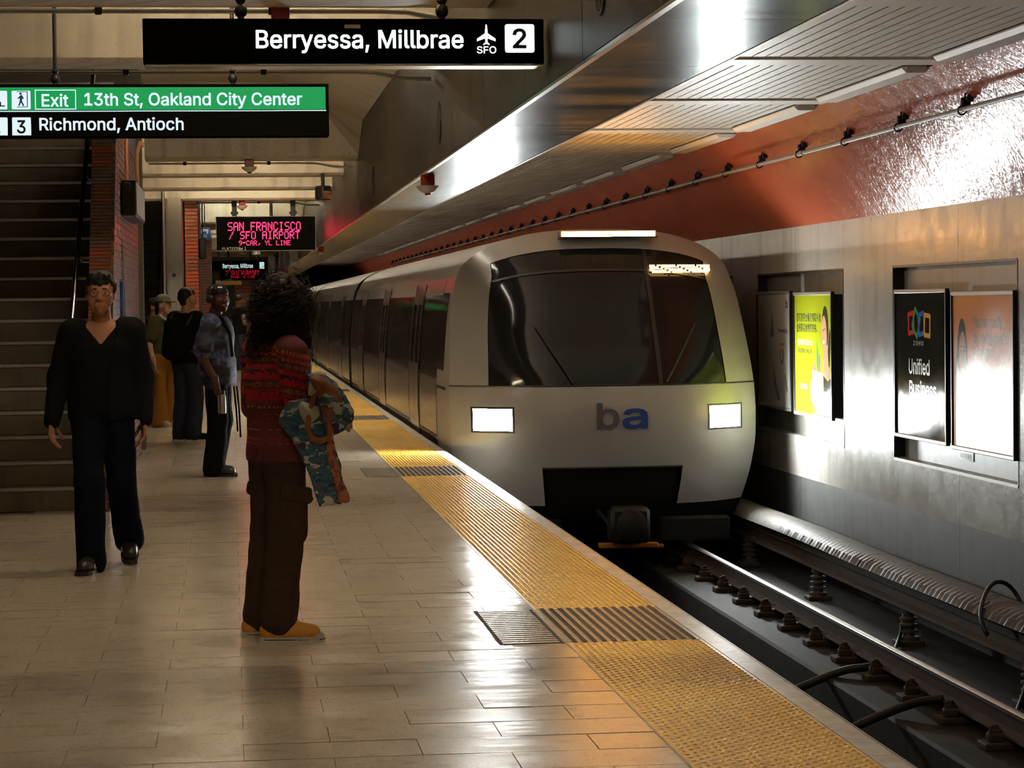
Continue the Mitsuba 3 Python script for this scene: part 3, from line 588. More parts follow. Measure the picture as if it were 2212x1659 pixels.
# ------------------------------------------------------------------ fire alarms, flood light
def strobe(x, y, z, s, label):
    k = thing('fire_alarm', label, 'alarm')
    part(k, 'box', cbox(x-.05*s, x+.05*s, y-.04, y+.04, z-.085*s, z, .006), M['redbox'])
    part(k, 'base', lathe([(0, 0), (.085*s, 0), (.08*s, -.02*s), (.05*s, -.045*s), (.03*s, -.055*s), (0, -.055*s)][::-1], (x, y, z-.085*s), 20), M['white'], 40)
    part(k, 'lens', lathe([(0, -.075*s), (.02*s, -.07*s), (.024*s, -.05*s), (0, -.05*s)], (x, y, z-.085*s), 12), M['redbox'], 40)
strobe(.225, 27.75, 3.152, 1.0, 'red fire alarm with a white base on the beige rib right of the brick wall')
strobe(.19, 38.35, 3.152, 1.0, 'small red fire alarm on the beige rib just above the red lettered display')
strobe(1.47, 18.3, 2.471, 1.0, 'red alarm box hanging below the aluminium panel at the fascia edge')
strobe(1.48, 40.6, 2.471, 1.0, 'small red alarm box under the fascia, right of the red lettered display')
strobe(.35, 70.6, 3.152, 1.2, 'distant red fire alarm below the red lettered display, on a far rib')
strobe(1.48, 66.0, 2.471, 1.0, 'tiny far red alarm box under the fascia beside the dark curly hair')
k = thing('junction_box', 'dark red box under the nearest rib above the upper black sign', 'box')
put(k, cbox(.245, .345, 13.66, 13.76, 3.055, 3.17, .008), M['redbox'])
k = thing('flood_light', 'black flood light fixture at the end of the beige rib beside the fascia', 'light fixture')
hx = cbox(-.07, .07, -.10, .10, -.09, .09, .02); hx.apply_transform(trimesh.transformations.rotation_matrix(.5, [0, 0, 1])); hx.apply_translation([1.17, 31.0, 2.92])
part(k, 'head', hx, M['black']); lx = bx(-.05, .05, -.105, -.10, -.06, .04); lx.apply_transform(trimesh.transformations.rotation_matrix(.5, [0, 0, 1])); lx.apply_translation([1.17, 31.0, 2.90]); part(k, 'lens', lx, M['brown'])
part(k, 'arm', tube([(1.17, 31.0, 3.0), (1.17, 31.1, 3.16)], .025, 8), M['black'])
for i, (x, y, z) in enumerate(((.62, 60.2, 2.78), (.78, 47.0, 2.80))):
    k = thing('dome_camera', ('white dome camera on a pole in front of the distant lit sign', 'pale dome camera hanging below the right end of the red display')[i], 'camera')
    part(k, 'pole', cyl((x, y, z+.1), (x, y, 4.0), .03, 8), M['black']); part(k, 'shroud', lathe([(0, .12), (.06, .12), (.1, .06), (.11, 0), (.09, -.03), (0, -.03)], (x, y, z), 18), M['white'], 40)
    part(k, 'dome', lathe([(0, -.10), (.05, -.085), (.075, -.03), (0, -.03)], (x, y, z), 16), M['black'], 40)
# far end of the platform
tag('wall_far', 'dark end wall of the station far down the platform', kind='structure')
put('wall_far', bx(-9, 2.2, 100, 100.4, 0, 4.2), M['bed'])
k = thing('information_kiosk', 'far yellowish lit sign panel under the dim red display', 'sign')
part(k, 'panel', bx(-.45, .32, 74.0, 74.1, 2.16, 2.30), M['yellow']); part(k, 'print', bx(-.38, -.24, 73.98, 74.0, 2.18, 2.28), M['white']); part(k, 'hanger', bx(-.1, -.06, 74.03, 74.07, 2.30, 4.0), M['black'])
k = thing('notice_board', 'pale grey notice board standing far off on the platform beside the woman\'s hair', 'board')
part(k, 'board', cbox(.72, .92, 60, 60.04, 1.20, 1.47, .01), M['white'])
for x in (.75, .89): part(k, 'leg', bx(x-.012, x+.012, 60.01, 60.03, 0, 1.2), M['black'])
# ------------------------------------------------------------------ advertising posters on the far wall
def gl(c, al=.11):
    return {'type': 'twosided', 'bsdf': {'type': 'bumpmap', 'arbitrary': mikit.proc(GLN, 4e-3), 'scale': 1., 'bsdf': {'type': 'roughplastic', 'distribution': 'beckmann', 'alpha': al, 'diffuse_reflectance': {'type': 'rgb', 'value': list(c)}}}}
GLN = lambda p, n, uv: .010*noise(p.y*2.2, p.z*2.6, p.x)+.0006*noise(p.y*19, p.z*14, 2.)
for nme, c in dict(pblack=(.012, .013, .013), porange=(.72, .27, .10), pgreen=(.30, .34, .012), pwhite=(.52, .50, .47), pred=(.62, .03, .035), pgr=(.03, .30, .07), pblue=(.02, .12, .45), pamber=(.72, .35, .03), pgrey=(.55, .54, .52), pdark=(.035, .03, .03), pskin=(.52, .27, .16), pbag=(.62, .43, .22), ppurple=(.20, .05, .16), pink=(.62, .12, .14), pline=(.20, .19, .18)).items(): mat(nme, gl(c, .045 if nme == 'pblack' else .11))
PX = 5.785
def poster(label, yf, yn, z0, z1, base):
    k = thing('poster', label, 'poster', 'advertising posters on the wall across the track')
    k_ = k
    labels[k].pop('group')
    part(k, 'backboard', bx(PX+.002, 5.90, yn+.008, yf-.008, z0+.008, z1-.008), M['black'])
    for n, b in (('frame_rail', cbox(PX-.016, PX+.02, yn-.022, yf+.022, z1-.012, z1+.022, .005)), ('frame_rail', cbox(PX-.016, PX+.02, yn-.022, yf+.022, z0-.022, z0+.012, .005)), ('frame_side', cbox(PX-.016, PX+.02, yn-.024, yn+.006, z0-.022, z1+.022, .005)), ('frame_side', cbox(PX-.016, PX+.02, yf-.006, yf+.024, z0-.022, z1+.022, .005))):
        part(k, n, b, M['greymetal'] if n == 'frame_rail' else M['black'])
    part(k, 'print', bx(PX-.001, PX+.002, yn+.004, yf-.004, z0+.008, z1-.008), M[base], label='printed sheet')
    lev = [0]
    def art(name, mesh, m):
        lev[0] += 1
        part(k, name, face_wall(mesh, PX-.0011-.00014*lev[0], yf, 0), M[m])
    return art
def at(m, x, z): m = m.copy(); m.apply_translation([x, z, 0]); return m
TH = .0001
def txt(s, x0, x1, z, cap, bold=True): m = fit_text(s, x0, x1, cap, bold, TH); m.apply_translation([0, z, 0]); return m
from shapely import affinity
from shapely.geometry import Point
def ell(cx, cz, rx, rz, rot=0): return affinity.rotate(affinity.scale(Point(cx, cz).buffer(1., 20), rx, rz), rot)
def flat(g): return poly_z(g, TH)
a = poster('glossy black poster with four coloured square rings above pale words', 20.99, 19.46, .318, 1.560, 'pblack')
def ringsq(cx, cz, s, rot):
    g = sbox(cx-s, cz-s*1.02, cx+s, cz+s*1.02).buffer(.022); return affinity.rotate(g.difference(sbox(cx-s+.018, cz-s*1.02+.018, cx+s-.018, cz+s*1.02-.018)), rot)
a('ring_red', flat(ringsq(.485, 1.292, .078, 6)), 'pred'); a('ring_green', flat(ringsq(.64, 1.295, .085, -32)), 'pgr'); a('ring_blue', flat(ringsq(.80, 1.287, .080, 10)), 'pblue'); a('ring_yellow', flat(ringsq(.975, 1.275, .080, -3)), 'pamber')
a('lettering', cat(txt('Z O H O', .56, .86, 1.105, .036), txt('Unified', .41, 1.04, .862, .125), txt('Business', .42, 1.23, .680, .118), txt('Software', .46, 1.25, .500, .118)), 'pgrey')
a = poster('orange poster with a long haired woman and grey text, rightmost on the wall', 19.28, 17.72, .305, 1.533, 'porange')
a('hair', flat(ell(.25, .92, .155, .42).union(sbox(.10, .32, .30, .9))), 'pdark'); a('face', flat(ell(.265, 1.05, .088, .185)), 'pskin')
a('neck', flat(sbox(.20, .62, .33, .92).union(ell(.30, .55, .26, .16))), 'pskin'); a('blouse', flat(Polygon([(.05, .318), (.10, .62), (.20, .70), (.30, .55), (.40, .68), (.55, .60), (.62, .318)])), 'pgrey')
a('eyes', cat(flat(ell(.235, 1.08, .016, .012)), flat(ell(.305, 1.08, .016, .012)), flat(ell(.235, 1.115, .025, .007)), flat(ell(.305, 1.115, .025, .007))), 'pdark'); a('mouth', flat(ell(.272, .955, .032, .014)), 'pred')
a('vegetables', cat(flat(ell(.58, .86, .07, .10)), flat(ell(.72, .80, .05, .13, 12))), 'ppurple'); a('leaves', cat(flat(ell(.86, .90, .05, .13, -14)), flat(ell(.93, .86, .05, .12, 10)), flat(ell(.80, .85, .04, .12, 25))), 'pgr')
a('lettering', cat(txt('You may qualify', .55, 1.27, 1.272, .085), txt('for monthly benefits', .55, 1.45, 1.150, .085), txt('to buy food.', .55, 1.06, 1.045, .085), txt('Apply to', 1.24, 1.46, .930, .045), txt('CalFresh now', 1.10, 1.46, .860, .045)), 'pline')
CJK = """您:3,27 1,32 5,34 11,41 14,48 20,47 18,41 15,38 16,34 20,37 24,43 25,48 31,47 30,43 53,43 54,40 48,30 53,22 53,19 48,17 44,26 40,29 39,16 36,14 31,14 35,8 34,4 30,3 28,8 22,14 23,16 27,17 28,20 34,20 34,37 26,37 22,30 19,30 15,33 15,14 20,12 21,1 38,1 39,2 39,7 44,6 42,12 48,13 53,4 54,-1 48,-3 47,2 46,2 44,-2 40,-5 18,-5 14,-2 13,8 7,-4 2,-2 2,1 5,4 7,12 14,11 14,13 9,14 9,29/40,36 40,31 44,32 45,37;18,20 18,22 22,25 26,33 31,31 29,25 24,18
可:2,38 2,44 54,44 54,38 47,38 47,-3 42,-6 31,-6 29,-2 30,1 39,0 41,1 41,38;8,31 33,31 33,8 14,8 14,4 8,4/15,25 14,14 27,14 27,25
能:2,34 8,41 11,48 17,47 13,37 19,37 17,43 21,45 29,33 30,48 36,48 36,40 49,44 52,39 37,34 36,27 48,27 50,34 54,32 54,25 50,21 36,21 36,14 50,18 52,16 52,13 37,8 36,1 48,0 49,1 49,7 52,7 55,6 54,-3 50,-6 34,-6 30,-3 30,21 31,23 29,31 26,29 27,27 26,-4 23,-6 15,-6 14,0 20,0 20,6 12,6 11,-5 5,-6 5,28 23,29 21,32 4,30/11,12 20,11 20,14 11,14/19,19 20,22 11,22 11,19
符:1,31 8,43 9,48 14,48 15,43 29,42 31,48 36,48 37,43 52,43 53,37 44,36 46,31 46,25 54,25 53,19 46,19 46,-3 42,-6 32,-6 30,0 40,0 40,19 26,19 34,7 34,5 31,3 28,3 21,14 21,16 24,19 18,19 17,24 16,23 16,-6 10,-6 10,13 4,10 1,15 9,22 15,34 11,37 7,29/19,30 18,25 40,25 40,31 36,37 33,37 28,29 22,32/20,37 23,33 25,37
合:1,26 3,29 11,32 21,39 28,48 33,47 33,42 41,35 55,28 55,26 52,23 44,26 43,24 11,25 5,22/28,38 21,30 36,31;10,19 46,19 47,-5 41,-6 39,-3 17,-3 16,-6 10,-6/17,13 16,3 40,3 40,13
每:1,28 9,37 15,49 20,47 20,43 52,43 53,37 16,37 14,34 47,33 47,20 54,20 55,15 47,14 46,7 52,7 53,2 45,1 44,-4 41,-6 31,-6 30,-4 30,-1 38,-1 38,1 8,1 7,4 9,14 2,14 1,19 10,20 11,28 5,25/31,26 35,23 35,20 41,20 41,27/30,13 34,10 34,7 40,7 40,14/17,27 16,20 27,21 23,23 21,27/15,14 15,7 26,8 21,11 19,14
月:1,-3 1,-1 6,4 10,14 11,45 47,45 46,-4 42,-6 30,-6 28,0 39,0 41,1 41,10 39,12 15,12 10,-2 6,-6 4,-6/17,25 16,18 41,18 41,25/17,32 41,31 41,39 17,39
领:1,27 1,29 9,37 14,48 19,47 19,42 28,33 29,35 36,35 37,38 28,39 27,40 28,45 54,45 54,39 43,39 43,36 53,34 53,7 48,5 55,-2 55,-4 50,-6 41,3 37,0 37,-2 30,-6 26,-6 24,-4 25,-1 33,2 34,5 29,6 29,28 25,26 16,37 14,33 21,26 19,22 26,21 26,17 18,5 22,-3 18,-6 13,1 6,6 6,9 9,11 14,8 18,16 5,16 5,22 16,22 16,24 11,29 5,24/43,29 42,8 46,6 47,30/36,10 38,17 38,30 35,29
取:1,7 5,9 5,39 2,40 2,46 29,46 29,42 53,41 50,23 45,12 45,8 55,-1 52,-6 49,-5 41,3 31,-6 29,-6 26,-3 25,-6 19,-6 19,4 2,2/36,36 39,21 42,19 46,31 46,36/25,-1 30,1 37,10 31,29 31,35 27,37 26,40 25,39 25,13 30,12 30,7 25,6/11,11 19,10 19,16 11,16/11,23 19,22 19,28 11,28/11,35 19,34 19,40 11,40
补:32,48 39,47 39,31 55,19 55,17 52,14 50,14 41,23 39,23 38,-6 32,-6;3,8 1,14 13,24 17,30 17,32 2,32 2,38 12,38 12,41 8,45 13,48 19,41 19,38 26,37 26,34 19,23 22,22 25,27 27,27 30,24 25,18 29,13 29,11 27,8 24,8 20,14 18,14 18,-6 12,-6 12,13 8,12 5,8
助:1,6 5,7 5,45 25,45 25,35 33,35 34,47 40,48 40,35 53,35 52,2 49,-5 37,-6 35,-2 35,0 45,0 47,17 47,29 40,29 39,17 36,7 32,0 27,-5 23,-6 20,-3 20,-1 25,2 25,4 2,-1/26,29 25,11 28,11 29,9 32,14 34,29/11,9 19,9 19,15 11,15/11,22 19,21 19,27 11,27/11,34 19,33 19,39 11,39
金:4,24 1,30 6,31 18,38 27,47 27,49 33,47 32,43 35,40 46,33 55,30 52,24 45,27 43,27 43,25 31,24 31,19 51,18 51,14 46,13 46,10 41,2 53,1 53,-5 3,-5 3,1 15,2 10,10 10,13 5,14 5,18 25,19 25,24 13,25 11,26/32,13 31,1 34,1 39,12/20,32 20,31 36,32 28,39/17,12 21,1 25,1 25,13
来:1,0 1,2 7,4 20,16 19,17 2,17 2,23 14,24 9,35 5,35 5,41 25,41 25,48 31,48 31,41 52,40 52,36 48,35 43,24 54,23 54,17 36,16 46,6 55,2 52,-4 45,-1 32,11 31,-6 25,-6 24,11 7,-3 4,-3/31,24 36,23 41,35 31,35/16,34 20,27 20,23 25,23 25,35
购:1,-3 9,7 9,8 3,9 4,45 24,45 25,33 28,37 31,48 37,47 35,39 53,39 52,4 51,-1 47,-6 36,-5 35,0 43,0 45,1 46,7 41,6 40,9 28,6 26,6 25,9 20,8 26,0 26,-3 23,-5 21,-5 19,0 14,4 7,-5 4,-6/32,31 38,29 36,22 41,23 44,15 46,15 47,18 47,33 33,33/34,15 38,14 37,21 35,21/24,12 26,12 28,15 31,24 31,28 27,24 24,25/10,13 11,36 16,36 17,21 16,10 19,9 19,39 9,39
买:2,-3 3,0 8,0 16,3 24,11 23,12 3,12 3,18 15,19 15,20 5,24 5,26 8,29 12,28 20,23 19,18 27,18 29,37 16,38 16,36 26,31 26,28 22,26 12,32 14,38 5,38 5,44 53,43 52,38 47,29 41,30 44,38 34,38 33,22 33,18 53,18 53,12 32,12 31,11 35,10 51,1 53,-3 50,-6 29,6 24,1 15,-4 4,-6
食:1,29 2,31 5,31 19,39 26,46 26,48 32,47 32,44 42,36 55,32 56,30 53,26 45,27 45,14 49,13 50,10 44,7 43,4 50,-1 50,-3 47,-6 45,-6 32,3 30,-2 11,-6 9,-2 11,1 11,27 4,25/17,17 38,16 39,18 18,19/17,25 37,24 39,26 18,27/32,10 35,8 39,10 38,11/30,38 29,36 32,32 36,32 35,35/29,39 28,38 29,38/18,10 17,2 28,3 28,5 24,7 25,11/21,33 24,32 24,35 22,35
物:1,24 4,44 8,45 11,44 12,48 17,48 17,36 23,36 24,34 27,39 29,48 35,47 33,39 54,39 53,11 50,-3 46,-6 37,-6 36,-2 36,0 44,0 45,1 48,30 46,30 45,22 38,5 30,-5 26,-5 24,-1 34,10 41,30 41,33 39,33 31,13 24,6 20,9 20,11 25,15 32,28 33,33 30,33 28,27 24,23 24,17 17,14 16,-7 11,-6 11,12 2,10 1,13 1,16 11,19 11,30 8,30 6,22/18,30 17,21 20,21 21,23 19,26 21,29/11,38 9,36 11,36
的:4,39 11,39 13,48 19,47 17,39 25,39 25,31 29,35 32,48 38,47 37,39 53,39 52,8 49,-3 46,-5 34,-5 33,1 44,1 45,3 47,24 47,33 35,33 31,25 35,26 37,24 44,14 44,12 39,9 32,21 30,23 25,24 25,0 10,0 9,-5 5,-5/10,7 19,6 19,17 10,17/10,24 19,23 19,33 10,33
资:4,-6 2,-1 4,0 16,2 23,7 25,11 25,16 15,16 15,4 9,4 9,21 18,22 17,25 18,26 26,29 32,37 32,38 28,38 21,31 20,28 3,23 2,29 17,34 13,38 4,41 4,44 6,46 14,44 20,40 24,42 26,48 31,48 31,43 53,42 50,34 48,32 44,31 54,26 51,21 47,21 47,4 46,3 53,0 51,-6 28,3 23,-1 9,-6/27,23 27,22 45,23 36,30/39,37 39,34 43,32 44,38/32,16 30,8 41,5 41,16
格:3,5 1,11 3,12 9,27 9,30 2,30 2,36 10,36 10,48 16,48 16,36 25,35 32,48 37,47 36,42 49,42 51,40 49,34 43,26 44,23 56,18 54,14 51,13 50,-6 45,-6 43,-4 32,-4 31,-6 25,-6 25,12 21,11 18,18 16,18 16,-6 10,-6 10,12 8,12 5,5/31,3 44,2 44,11 31,11/34,35 38,30 42,35 41,36/38,20 35,17 41,18 40,20/17,29 23,19 33,24 33,27 30,31 25,26 20,28 20,30
立:2,2 18,3 12,27 16,31 5,31 4,32 5,37 25,37 25,41 23,45 24,48 29,48 32,37 52,37 51,31 41,31 41,29 44,29 44,24 37,3 54,2 54,-4 2,-4/18,30 24,8 24,4 22,2 30,2 38,31
即:32,-6 32,45 52,45 52,8 49,5 40,5 40,8 38,8 38,-6/38,11 46,11 46,39 38,39;3,2 5,4 5,45 28,45 29,17 22,15 30,-1 24,-3 23,1 21,2 10,-3 4,-4/11,23 22,22 22,28 11,28/11,35 22,34 22,39 11,39/11,5 19,7 17,11 17,14 19,14 19,16 11,16
申:5,7 6,41 25,41 25,48 31,48 31,41 51,41 51,7 45,7 44,10 31,10 31,-6 25,-6 25,10 11,10 11,7/31,17 45,16 45,22 31,22/31,29 45,28 45,35 31,35/11,17 25,16 25,22 11,22/11,29 25,28 25,35 11,35
请:19,25 19,30 33,31 32,32 22,32 22,37 32,37 33,38 21,39 20,40 21,44 33,44 33,48 39,48 40,44 53,44 53,39 40,39 41,37 51,37 51,32 41,32 40,31 54,30 55,25;1,25 2,30 16,30 17,8 19,10 23,9 23,23 50,23 50,-4 47,-6 38,-6 37,-1 44,0 44,3 30,3 29,-5 23,-6 22,4 11,-5 9,-5 7,0 10,4 10,24/29,9 43,8 44,9 30,10/29,16 43,15 44,17 30,18;5,43 8,47 10,47 18,39 18,37 16,34 13,34"""
GLY = {}
for line in CJK.split('\n'):
    ch, rest = line[0], line[2:]
    gs = []
    for pg in rest.split(';'):
        rings = [[tuple(map(int, q.split(','))) for q in rg.split(' ')] for rg in pg.split('/')]
        gs.append(Polygon(rings[0], rings[1:]).buffer(0))
    GLY[ch] = gs
def cjk(s, x0, x1, z, h):
    w = (x1-x0)/len(s); out = []
    for i, ch in enumerate(s):
        if ch == '。': out.append(flat(ell(x0+(i+.25)*w, z+.1*h, .14*w, .10*h))); continue
        for g in GLY[ch]:
            q = affinity.affine_transform(g, [w/58, 0, 0, h/50, x0+i*w, z])
            out.append(flat(q))
    return cat(out)
a = poster('yellow-green poster with dark characters and a woman holding groceries', 24.88, 23.29, .345, 1.560, 'pgreen')
a('hair', flat(ell(1.31, 1.22, .135, .22).union(ell(1.46, .98, .05, .24, -10))), 'pdark'); a('face', flat(ell(1.27, 1.16, .105, .185, 6)), 'pskin'); a('neck', flat(Polygon([(1.22, 1.02), (1.40, 1.06), (1.44, .86), (1.56, .78), (1.56, .66), (1.15, .70), (1.17, .80), (1.24, .86)])), 'pskin')
a('dress', flat(Polygon([(1.05, .84), (1.15, .86), (1.20, .76), (1.40, .70), (1.56, .74), (1.56, .60), (1.2, .58), (1.1, .62)])), 'pdark'); a('arm', flat(Polygon([(1.2, .60), (1.56, .60), (1.56, .36), (1.25, .40), (1.0, .50)])), 'pskin')
a('groceries', cat(flat(ell(.86, .78, .06, .09)), flat(ell(1.05, .86, .08, .12, 15))), 'pink'); a('pineapple', cat(*[flat(Polygon([(.98, .80), (.98+.07*math.sin(q), .80+.34*math.cos(q)), (1.03, .80)])) for q in (-1.0, -.6, -.25, .1, .45, .8)]), 'pgr'); a('pineapple_fruit', flat(ell(1.17, .82, .06, .1)), 'pamber')
a('paper_bag', flat(Polygon([(.75, .80), (1.22, .78), (1.26, .42), (.80, .44)])), 'pbag'); a('hand', flat(ell(.74, .58, .06, .12, 8)), 'pskin')
a('eyes', cat(flat(ell(1.235, 1.20, .014, .010)), flat(ell(1.305, 1.21, .014, .010))), 'pdark'); a('mouth', flat(ell(1.26, 1.085, .04, .018, 8)), 'pgrey')
a('lettering', cat(cjk('您可能符合每月领取补助', .10, 1.15, 1.290, .085), cjk('金来购买食物的资格。', .10, 1.05, 1.185, .085), txt('FoodNow.net/zh', .16, .74, .965, .050)), 'pdark')
a('white_lettering', cat(cjk('立即申请', .12, .42, 1.045, .065), txt('CalFresh', .45, .78, 1.045, .06), txt('CalFresh', .25, .55, .60, .05)), 'pwhite')
a = poster('pale grey poster with faint sketched shapes, left of the yellow-green poster', 26.65, 25.06, .36, 1.575, 'pwhite')
a('sketches', cat(flat(Polygon([(.72, 1.38), (.80, 1.12), (.60, 1.10)])), flat(ell(1.16, .92, .09, .10).difference(ell(1.16, .92, .05, .06))), flat(Polygon([(.75, .85), (.90, .60), (1.08, .44), (.95, .44), (.78, .62)])), flat(Polygon([(1.28, .72), (1.34, .72), (1.44, .55), (1.38, .53)])), flat(sbox(1.05, 1.03, 1.3, 1.045))), 'pline')
a('lettering', cat(txt('Friendship', 1.0, 1.45, 1.16, .04), txt('b', 1.36, 1.46, 1.42, .08)), 'pdark'); a('tray', flat(Polygon([(.80, 1.02), (1.26, 1.03), (1.22, .98), (.86, .97)])), 'pbag')
for y in (19.40, 24.73):
    k = thing('sticker', 'small torn grey sticker below the '+('orange' if y < 20 else 'yellow-green')+' poster', 'sticker')
    part(k, 'sheet', bx(5.894, 5.899, y-.30, y+.09, .185, .262), M['pgrey']); L = fit_text('OUTFRONT', .03, .34, .035, True, .001); L.apply_translation([0, .205, 0]); part(k, 'lettering', face_wall(L, 5.893, y+.09, 0), M['pline'])
# ------------------------------------------------------------------ the train
mat('trwhite', pr((.44, .43, .42), .28, spec=.6, clearcoat=.5))
mat('trsilver', pr(lambda p, n, uv: mix((.60, .58, .55), (.50, .49, .47), noise(p.y*3, p.z*40, 0)), .23, 1.))
mat('trglass', {'type': 'twosided', 'bsdf': {'type': 'principled', 'base_color': {'type': 'rgb', 'value': [.010, .011, .014]}, 'roughness': .09, 'specular': .32}})
mat('trdark', pr((.020, .021, .026), .35))
mat('trunder', pr((.006, .006, .007), .7, spec=.2))
mat('trgrey', pr((.10, .10, .105), .4)); mat('couple', pr((.010, .010, .011), .5, spec=.3))
mat('trblue', pr((.02, .055, .26), .4))
mat('orange', pr((.45, .16, .02), .5))
XC = 3.815
HZ = np.array([-.86, -.75, -.45, -.15, .10, .50, 1.0, 1.5, 1.78]); HWV = np.array([1.36, 1.42, 1.50, 1.565, 1.595, 1.60, 1.575, 1.525, 1.46])
from scipy.interpolate import PchipInterpolator
hw = PchipInterpolator(HZ, HWV)
def ztop(u): return 1.78+.49*np.power(np.clip(1-np.abs(u)**2.7, 0, 1), .62)
yfz = PchipInterpolator([-.9, -.55, -.2, .30, .66, 1.3, 2.0, 2.3], [24.95, 24.62, 24.50, 24.44, 24.52, 24.85, 25.22, 25.55])
def fpt(u, v):
    """a point of the train's front: u across (-1..1), v up (0..1)"""
    z = np.where(v < .6, -.86+v/.6*1.86, 1.0+(v-.6)/.4*(ztop(u)-1.0))
    return np.stack([XC+u*hw(np.minimum(z, 1.78)) if True else 0, yfz(z)+.66*np.abs(u)**3.2, z], -1)
def vz(z): return (z+.86)/1.86*.6
def fpatch(u0, u1, v0, v1, off=0., nu=None, nv=None):
    nu = nu or max(2, int(abs(u1-u0)*36)+2); nv = nv or max(2, int(abs(v1-v0)*60)+2)
    u, v = np.meshgrid(np.linspace(u0, u1, nu), np.linspace(v0, v1, nv), indexing='ij')
    P = fpt(u, v).reshape(-1, 3); P[:, 1] -= off
    f = []
    for i in range(nu-1):
        for j in range(nv-1):
            a = i*nv+j; f += [[a, a+nv, a+nv+1], [a, a+nv+1, a+1]]
    return trimesh.Trimesh(P, np.array(f), process=False)
def spatch(y0, y1, z0, z1, off=0., side=-1, n=6):
    z = np.linspace(z0, z1, n); x = XC+side*(hw(z)+off)
    P = np.concatenate([np.c_[x, np.full(n, y0), z], np.c_[x, np.full(n, y1), z]]); f = []
    for j in range(n-1): f += [[j, j+1, n+j+1], [j, n+j+1, n+j]]
    return trimesh.Trimesh(P, np.array(f), process=False)
def roof(y0, y1, m=None):
    u = np.linspace(-1, 1, 41); P0 = np.c_[XC+u*1.46, np.full(41, y0), ztop(u)]; P1 = P0.copy(); P1[:, 1] = y1; f = []
    if m is not None: P0 = m
    for j in range(40): f += [[j, j+1, 41+j+1], [j, 41+j+1, 41+j]]
    return trimesh.Trimesh(np.vstack([P0, P1]), np.array(f), process=False)
def car(y0, y1, label, lead=False):
    t = thing('train_car', label, 'train', None)
    body = [(XC+s*(hw(z)-.05), z) for s, zs in ((-1, HZ), (1, HZ[::-1])) for z in zs]
    core = prism_y([(XC-1.3, -.84)]+[(XC-hw(z)+.06, z) for z in HZ]+[(XC, 2.18)]+[(XC+hw(z)-.06, z) for z in HZ[::-1]], y0+(1.6 if lead else .05), y1-.05)
    part(t, 'interior', core, M['trdark'])
    L = y1-y0; ya = y0+2.3 if lead else y0+.15; yb = y1-.15
    for side in (-1, 1):
        part(t, 'lower_side', cat(spatch(ya, yb, -.86, -.50, 0, side), spatch(ya, yb, -.50, .06, 0.0, side), spatch(ya, yb, .06, .70, .004, side)), M['trsilver'], True)
        part(t, 'skirt_line', cat(spatch(ya, yb, -.54, -.50, .006, side), spatch(ya, yb, .05, .075, .008, side), spatch(ya, yb, .69, .73, .006, side)), M['trdark'])
        part(t, 'upper_side', spatch(ya, yb, 1.60, 1.78, .004, side), M['trwhite'], True)
        part(t, 'window_band', spatch(ya, yb, .73, 1.60, .002, side), M['trglass'], True)
        for d in ((-6.6, 0, 6.6) if not lead else (-5.2, 1.2, 7.2)):
            yc = (y0+y1)/2+d
            for s in (-1, 1):
                a, b = (yc-.70, yc-.012) if s < 0 else (yc+.012, yc+.70)
                dk = part(t, 'door', cat(spatch(a, b, -.10, .80, .012, side), spatch(a, b, 1.50, 1.70, .012, side), spatch(a, a+.12, .80, 1.50, .012, side), spatch(b-.12, b, .80, 1.50, .012, side)), M['trsilver'], True)
                part(dk, 'door_window', spatch(a+.12, b-.12, .80, 1.50, .006, side), M['trglass'], True)
            part(t, 'door_frame', cat(spatch(yc-.80, yc-.70, -.12, 1.74, .016, side), spatch(yc+.70, yc+.80, -.12, 1.74, .016, side), spatch(yc-.012, yc+.012, -.1, 1.7, .014, side)), M['trdark'], True)
        for d in ((-3.3, 3.3) if not lead else (-2.0, 4.2)):
            yc = (y0+y1)/2+d
            part(t, 'window_frame', cat(*[spatch(yc+q-.04, yc+q+.04, .73, 1.60, .006, side) for q in (-1.6, 0, 1.6)]), M['trdark'], True)
    part(t, 'roof', roof(ya, yb), M['trwhite'], True)
    part(t, 'underframe', cat(bx(XC-1.2, XC+1.2, y0+1.5, y1-.3, -1.0, -.84), *[bx(XC-1.1, XC+1.1, q, q+2.4, -1.15, -.9) for q in (y0+3.0, y1-5.4)]), M['trunder'])
    wh = part(t, 'wheel', cat(*[cyl((x-.06, y, -.62), (x+.06, y, -.62), .37, 24) for x in (2.984, 4.66) for y in (y0+3.2, y0+5.2, y1-5.0, y1-3.0)]), M['rust'], 40)
    if not lead:
        for y in (y0+.1, y1-.1): part(t, 'end_wall', prism_y([(XC-1.3, -.84)]+[(XC-hw(z)+.01, z) for z in HZ]+[(XC, 2.24)]+[(XC+hw(z)-.01, z) for z in HZ[::-1]], y-.05, y+.05), M['trdark'])
    return t
t = car(24.45, 46.0, 'lead car of the white and silver train with lit headlamps, coming along the platform edge', True)
U = .77; VW0, VW1 = vz(.66), .935; VM, VC = vz(-.17), vz(-.56); HA, HB = vz(.19), vz(.455)
white = [fpatch(-1, -U, VW0, VW1), fpatch(U, 1, VW0, VW1), fpatch(-1, 1, VW1, 1), fpatch(-1, 1, HB, VW0), fpatch(-.62, .62, HA, HB), fpatch(-1, -.88, HA, HB), fpatch(.88, 1, HA, HB), fpatch(-1, 1, VM, HA), fpatch(-1, -.46, VC, VM), fpatch(.46, 1, VC, VM)]
part(t, 'front_mask', cat(white), M['trwhite'], True, label='white cab front')
part(t, 'front_lower', cat(fpatch(-.46, .46, VC, VM, -.06), fpatch(-1, 1, 0, VC, -.04)), M['trunder'], True)
